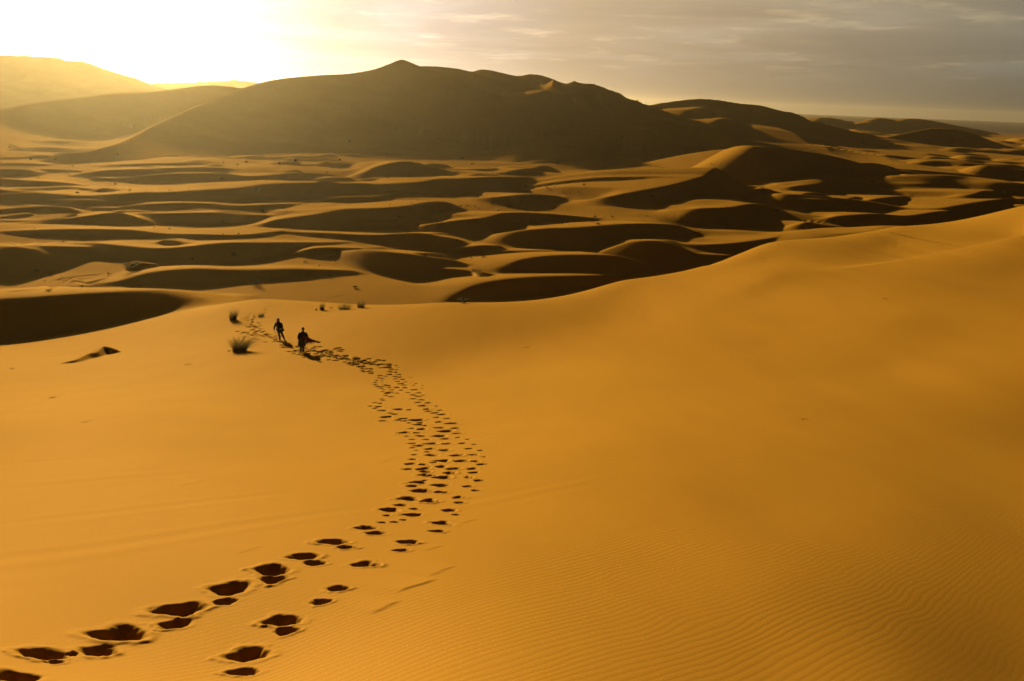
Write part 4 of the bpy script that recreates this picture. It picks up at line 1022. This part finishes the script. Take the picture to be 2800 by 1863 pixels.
for i in range(nn):
    t = i / (nn - 1); x = .26 + .48 * t; top = 1.0 - .22 * t; ln = (.34 - .24 * t) * (1 + .25 * math.sin(i * 2.3))
    for j in range(mm):
        q = j / (mm - 1)
        V.append((x + .03 * q * math.sin(i), -.20 + .10 * t + .035 * math.sin(i * 1.7 + q * 2) + .015 * (j % 2), top - ln * q))
for i in range(nn - 1):
    for j in range(mm - 1):
        a = i * mm + j; Fc.append((a, a + mm, a + mm + 1, a + 1))
drape = mesh_obj('drape', V, Fc, M_RED, B2)
sd = drape.modifiers.new('thickness', 'SOLIDIFY'); sd.thickness = .018
parts = []
for i in range(nn):
    x, y, z = V[i * mm + mm - 1]
    for q in range(2):
        xx = x + q * .015; parts.append(tube([(xx, y, z + .01), (xx + .012 * math.sin(i * 3 + q), y, z - .05), (xx + .02 * math.sin(i + q), y - .01, z - .10)], [.007, .006, .003], 5))
V, Fc = join(*parts); mesh_obj('fringe', V, Fc, M_RED, B2)
tag(B2, 'dark red fringed cloth bundled under an arm, its rolled end sticking out', 'cloth')

# ------------------------------------------------------------------ sun, sky, haze, camera
sc = bpy.context.scene
def dir_of(az, el):
    return Vector((math.sin(R(az)) * math.cos(R(el)), math.cos(R(az)) * math.cos(R(el)), math.sin(R(el))))
SD = dir_of(SUN_AZ, SUN_EL)
sl = bpy.data.lights.new('sun', 'SUN'); sl.energy = SUN_E; sl.angle = R(.55); sl.color = (1.0, .83, .50)
so = bpy.data.objects.new('sun', sl); C.objects.link(so); so.rotation_euler = (-SD).to_track_quat('-Z', 'Y').to_euler(); so.location = (0, 0, 200)

w = bpy.data.worlds.new('World'); sc.world = w; w.use_nodes = True; nt = w.node_tree; nt.nodes.clear()
wo = nt.nodes.new('ShaderNodeOutputWorld'); bg = nt.nodes.new('ShaderNodeBackground'); nt.links.new(bg.outputs[0], wo.inputs[0])
STR = .10; bg.inputs['Strength'].default_value = STR
sky = N(nt, 'TexSky', sky_type='NISHITA'); sky.sun_disc = False; sky.sun_elevation = R(SUN_EL); sky.sun_rotation = R(SUN_AZ); sky.dust_density = 4; sky.air_density = 1.2
tc = N(nt, 'TexCoord'); d = tc.outputs['Generated']
dot = N(nt, 'VectorMath', operation='DOT_PRODUCT'); nt.links.new(d, dot.inputs[0]); dot.inputs[1].default_value = SD
ang = M(nt, 'MULTIPLY', M(nt, 'ARCCOSINE', M(nt, 'MINIMUM', dot.outputs['Value'], .99999)), 180 / math.pi)
sep = N(nt, 'SeparateXYZ'); nt.links.new(d, sep.inputs[0]); z = sep.outputs['Z']
a01 = M(nt, 'DIVIDE', ang, 180.0, clamp=True)
g0 = 4.0      # the ramp below holds radiance / g0
deck = ramp(nt, a01, [(p / 180, tuple(q / g0 for q in c)) for p, c in SKY_STOPS])
deck = mixc(nt, 1.0, deck, (g0 * SKY_GAIN, g0 * SKY_GAIN, g0 * SKY_GAIN), 'MULTIPLY')
# cloud sheet: the direction laid out on a flat layer overhead
zz = M(nt, 'ADD', M(nt, 'MAXIMUM', z, 0.0), .055)
cx = M(nt, 'DIVIDE', sep.outputs['X'], zz); cy = M(nt, 'DIVIDE', sep.outputs['Y'], zz)
cmb = N(nt, 'CombineXYZ'); nt.links.new(cx, cmb.inputs[0]); nt.links.new(cy, cmb.inputs[1])
n1 = N(nt, 'TexNoise'); n1.inputs['Scale'].default_value = .42; n1.inputs['Detail'].default_value = 7; n1.inputs['Roughness'].default_value = .55; n1.inputs['Distortion'].default_value = .6
nt.links.new(cmb.outputs[0], n1.inputs['Vector'])
n2 = N(nt, 'TexNoise'); n2.inputs['Scale'].default_value = 1.5; n2.inputs['Detail'].default_value = 6; n2.inputs['Roughness'].default_value = .6
mp = N(nt, 'Mapping'); mp.inputs['Location'].default_value = (3.1, 7.7, 0); nt.links.new(cmb.outputs[0], mp.inputs[0]); nt.links.new(mp.outputs[0], n2.inputs['Vector'])
elev = M(nt, 'MULTIPLY', M(nt, 'ARCSINE', z), 180 / math.pi)
up = ramp(nt, M(nt, 'DIVIDE', elev, 60.0, clamp=True), [(0, 0), (.9 / 60, 0), (3.5 / 60, 1), (1, 1)], 'EASE')
body = ramp(nt, n1.outputs['Fac'], [(.36, (1.10, 1.13, 1.18)), (.50, (.97, .95, .93)), (.62, (.88, .86, .85))])
deck = mixc(nt, up, deck, mixc(nt, 1.0, deck, body, 'MULTIPLY'))
edge = M(nt, 'MULTIPLY', ramp(nt, n2.outputs['Fac'], [(.53, 0.0), (.70, 1.0)]), ramp(nt, n1.outputs['Fac'], [(.36, 0.0), (.44, 1.0), (.50, 1.0), (.60, 0.0)]))
deck = mixc(nt, M(nt, 'MULTIPLY', M(nt, 'MULTIPLY', edge, up), .85), deck, mixc(nt, 1.0, deck, (1.55, 1.5, 1.36), 'MULTIPLY'))
# sky above the view is dimmed, added to keep the shadows dark
dim_top = ramp(nt, M(nt, 'DIVIDE', elev, 60.0, clamp=True), [(0, 1.0), (7.5 / 60, 1.0), (17 / 60, .18), (1, .05)])
low = ramp(nt, M(nt, 'DIVIDE', elev, 60.0, clamp=True), [(0, (.42, .40, .37)), (4.5 / 60, (.96, .96, .97)), (1, (1, 1, 1))])
deck = mixc(nt, ramp(nt, a01, [(18 / 180, 0.0), (52 / 180, 1.0)]), deck, mixc(nt, 1.0, deck, low, 'MULTIPLY'))
deck = mixc(nt, 1.0, deck, dim_top, 'MULTIPLY')
tint = mixc(nt, 1.0, sky.outputs[0], (NISH * 1.0, NISH * .78, NISH * .50), 'MULTIPLY')
tint = mixc(nt, 1.0, tint, dim_top, 'MULTIPLY')
tot = mixc(nt, 1.0, mixc(nt, 1.0, deck, (1 / STR,) * 3, 'MULTIPLY'), tint, 'ADD')
nt.links.new(tot, bg.inputs[0])

m, nt, out = new_mat('desert haze')
pv = N(nt, 'VolumePrincipled'); pv.inputs['Color'].default_value = (1.0, .79, .41, 1); pv.inputs['Density'].default_value = HAZE; pv.inputs['Anisotropy'].default_value = HAZE_G
nt.links.new(pv.outputs[0], out.inputs['Volume'])
try: m.cycles.homogeneous_volume = True
except Exception: pass
hx, z0, z1 = 9500, -1.5, CAMZ + 62
vs = [(sx * hx, sy * hx, q) for q in (z0, z1) for sx, sy in ((-1, -1), (1, -1), (1, 1), (-1, 1))]
hz = mesh_obj('haze', vs, [(3, 2, 1, 0), (4, 5, 6, 7), (0, 1, 5, 4), (1, 2, 6, 5), (2, 3, 7, 6), (3, 0, 4, 7)], m, smooth=False)
tag(hz, 'warm dusty air over the dunes', kind='stuff')

cam = bpy.data.cameras.new('camera'); co = bpy.data.objects.new('camera', cam); C.objects.link(co)
cam.sensor_width = 36; cam.lens = 36 * F / 2800; cam.clip_start = .05; cam.clip_end = 80000
co.location = (0, 0, CAMZ); co.rotation_euler = Matrix(RM.tolist()).to_euler()
sc.camera = co
sc.view_settings.view_transform = 'Standard'; sc.view_settings.look = 'None'; sc.view_settings.gamma = 1; sc.view_settings.use_curve_mapping = False
sc.view_settings.exposure = EXPO
sc.render.engine = 'CYCLES'
sc.cycles.use_denoising = True
sc.cycles.max_bounces = 5; sc.cycles.diffuse_bounces = 2; sc.cycles.glossy_bounces = 2; sc.cycles.transmission_bounces = 2; sc.cycles.volume_bounces = 1; sc.cycles.transparent_max_bounces = 8
sc.cycles.caustics_reflective = False; sc.cycles.caustics_refractive = False
print('script', round(time.time() - T0, 1))
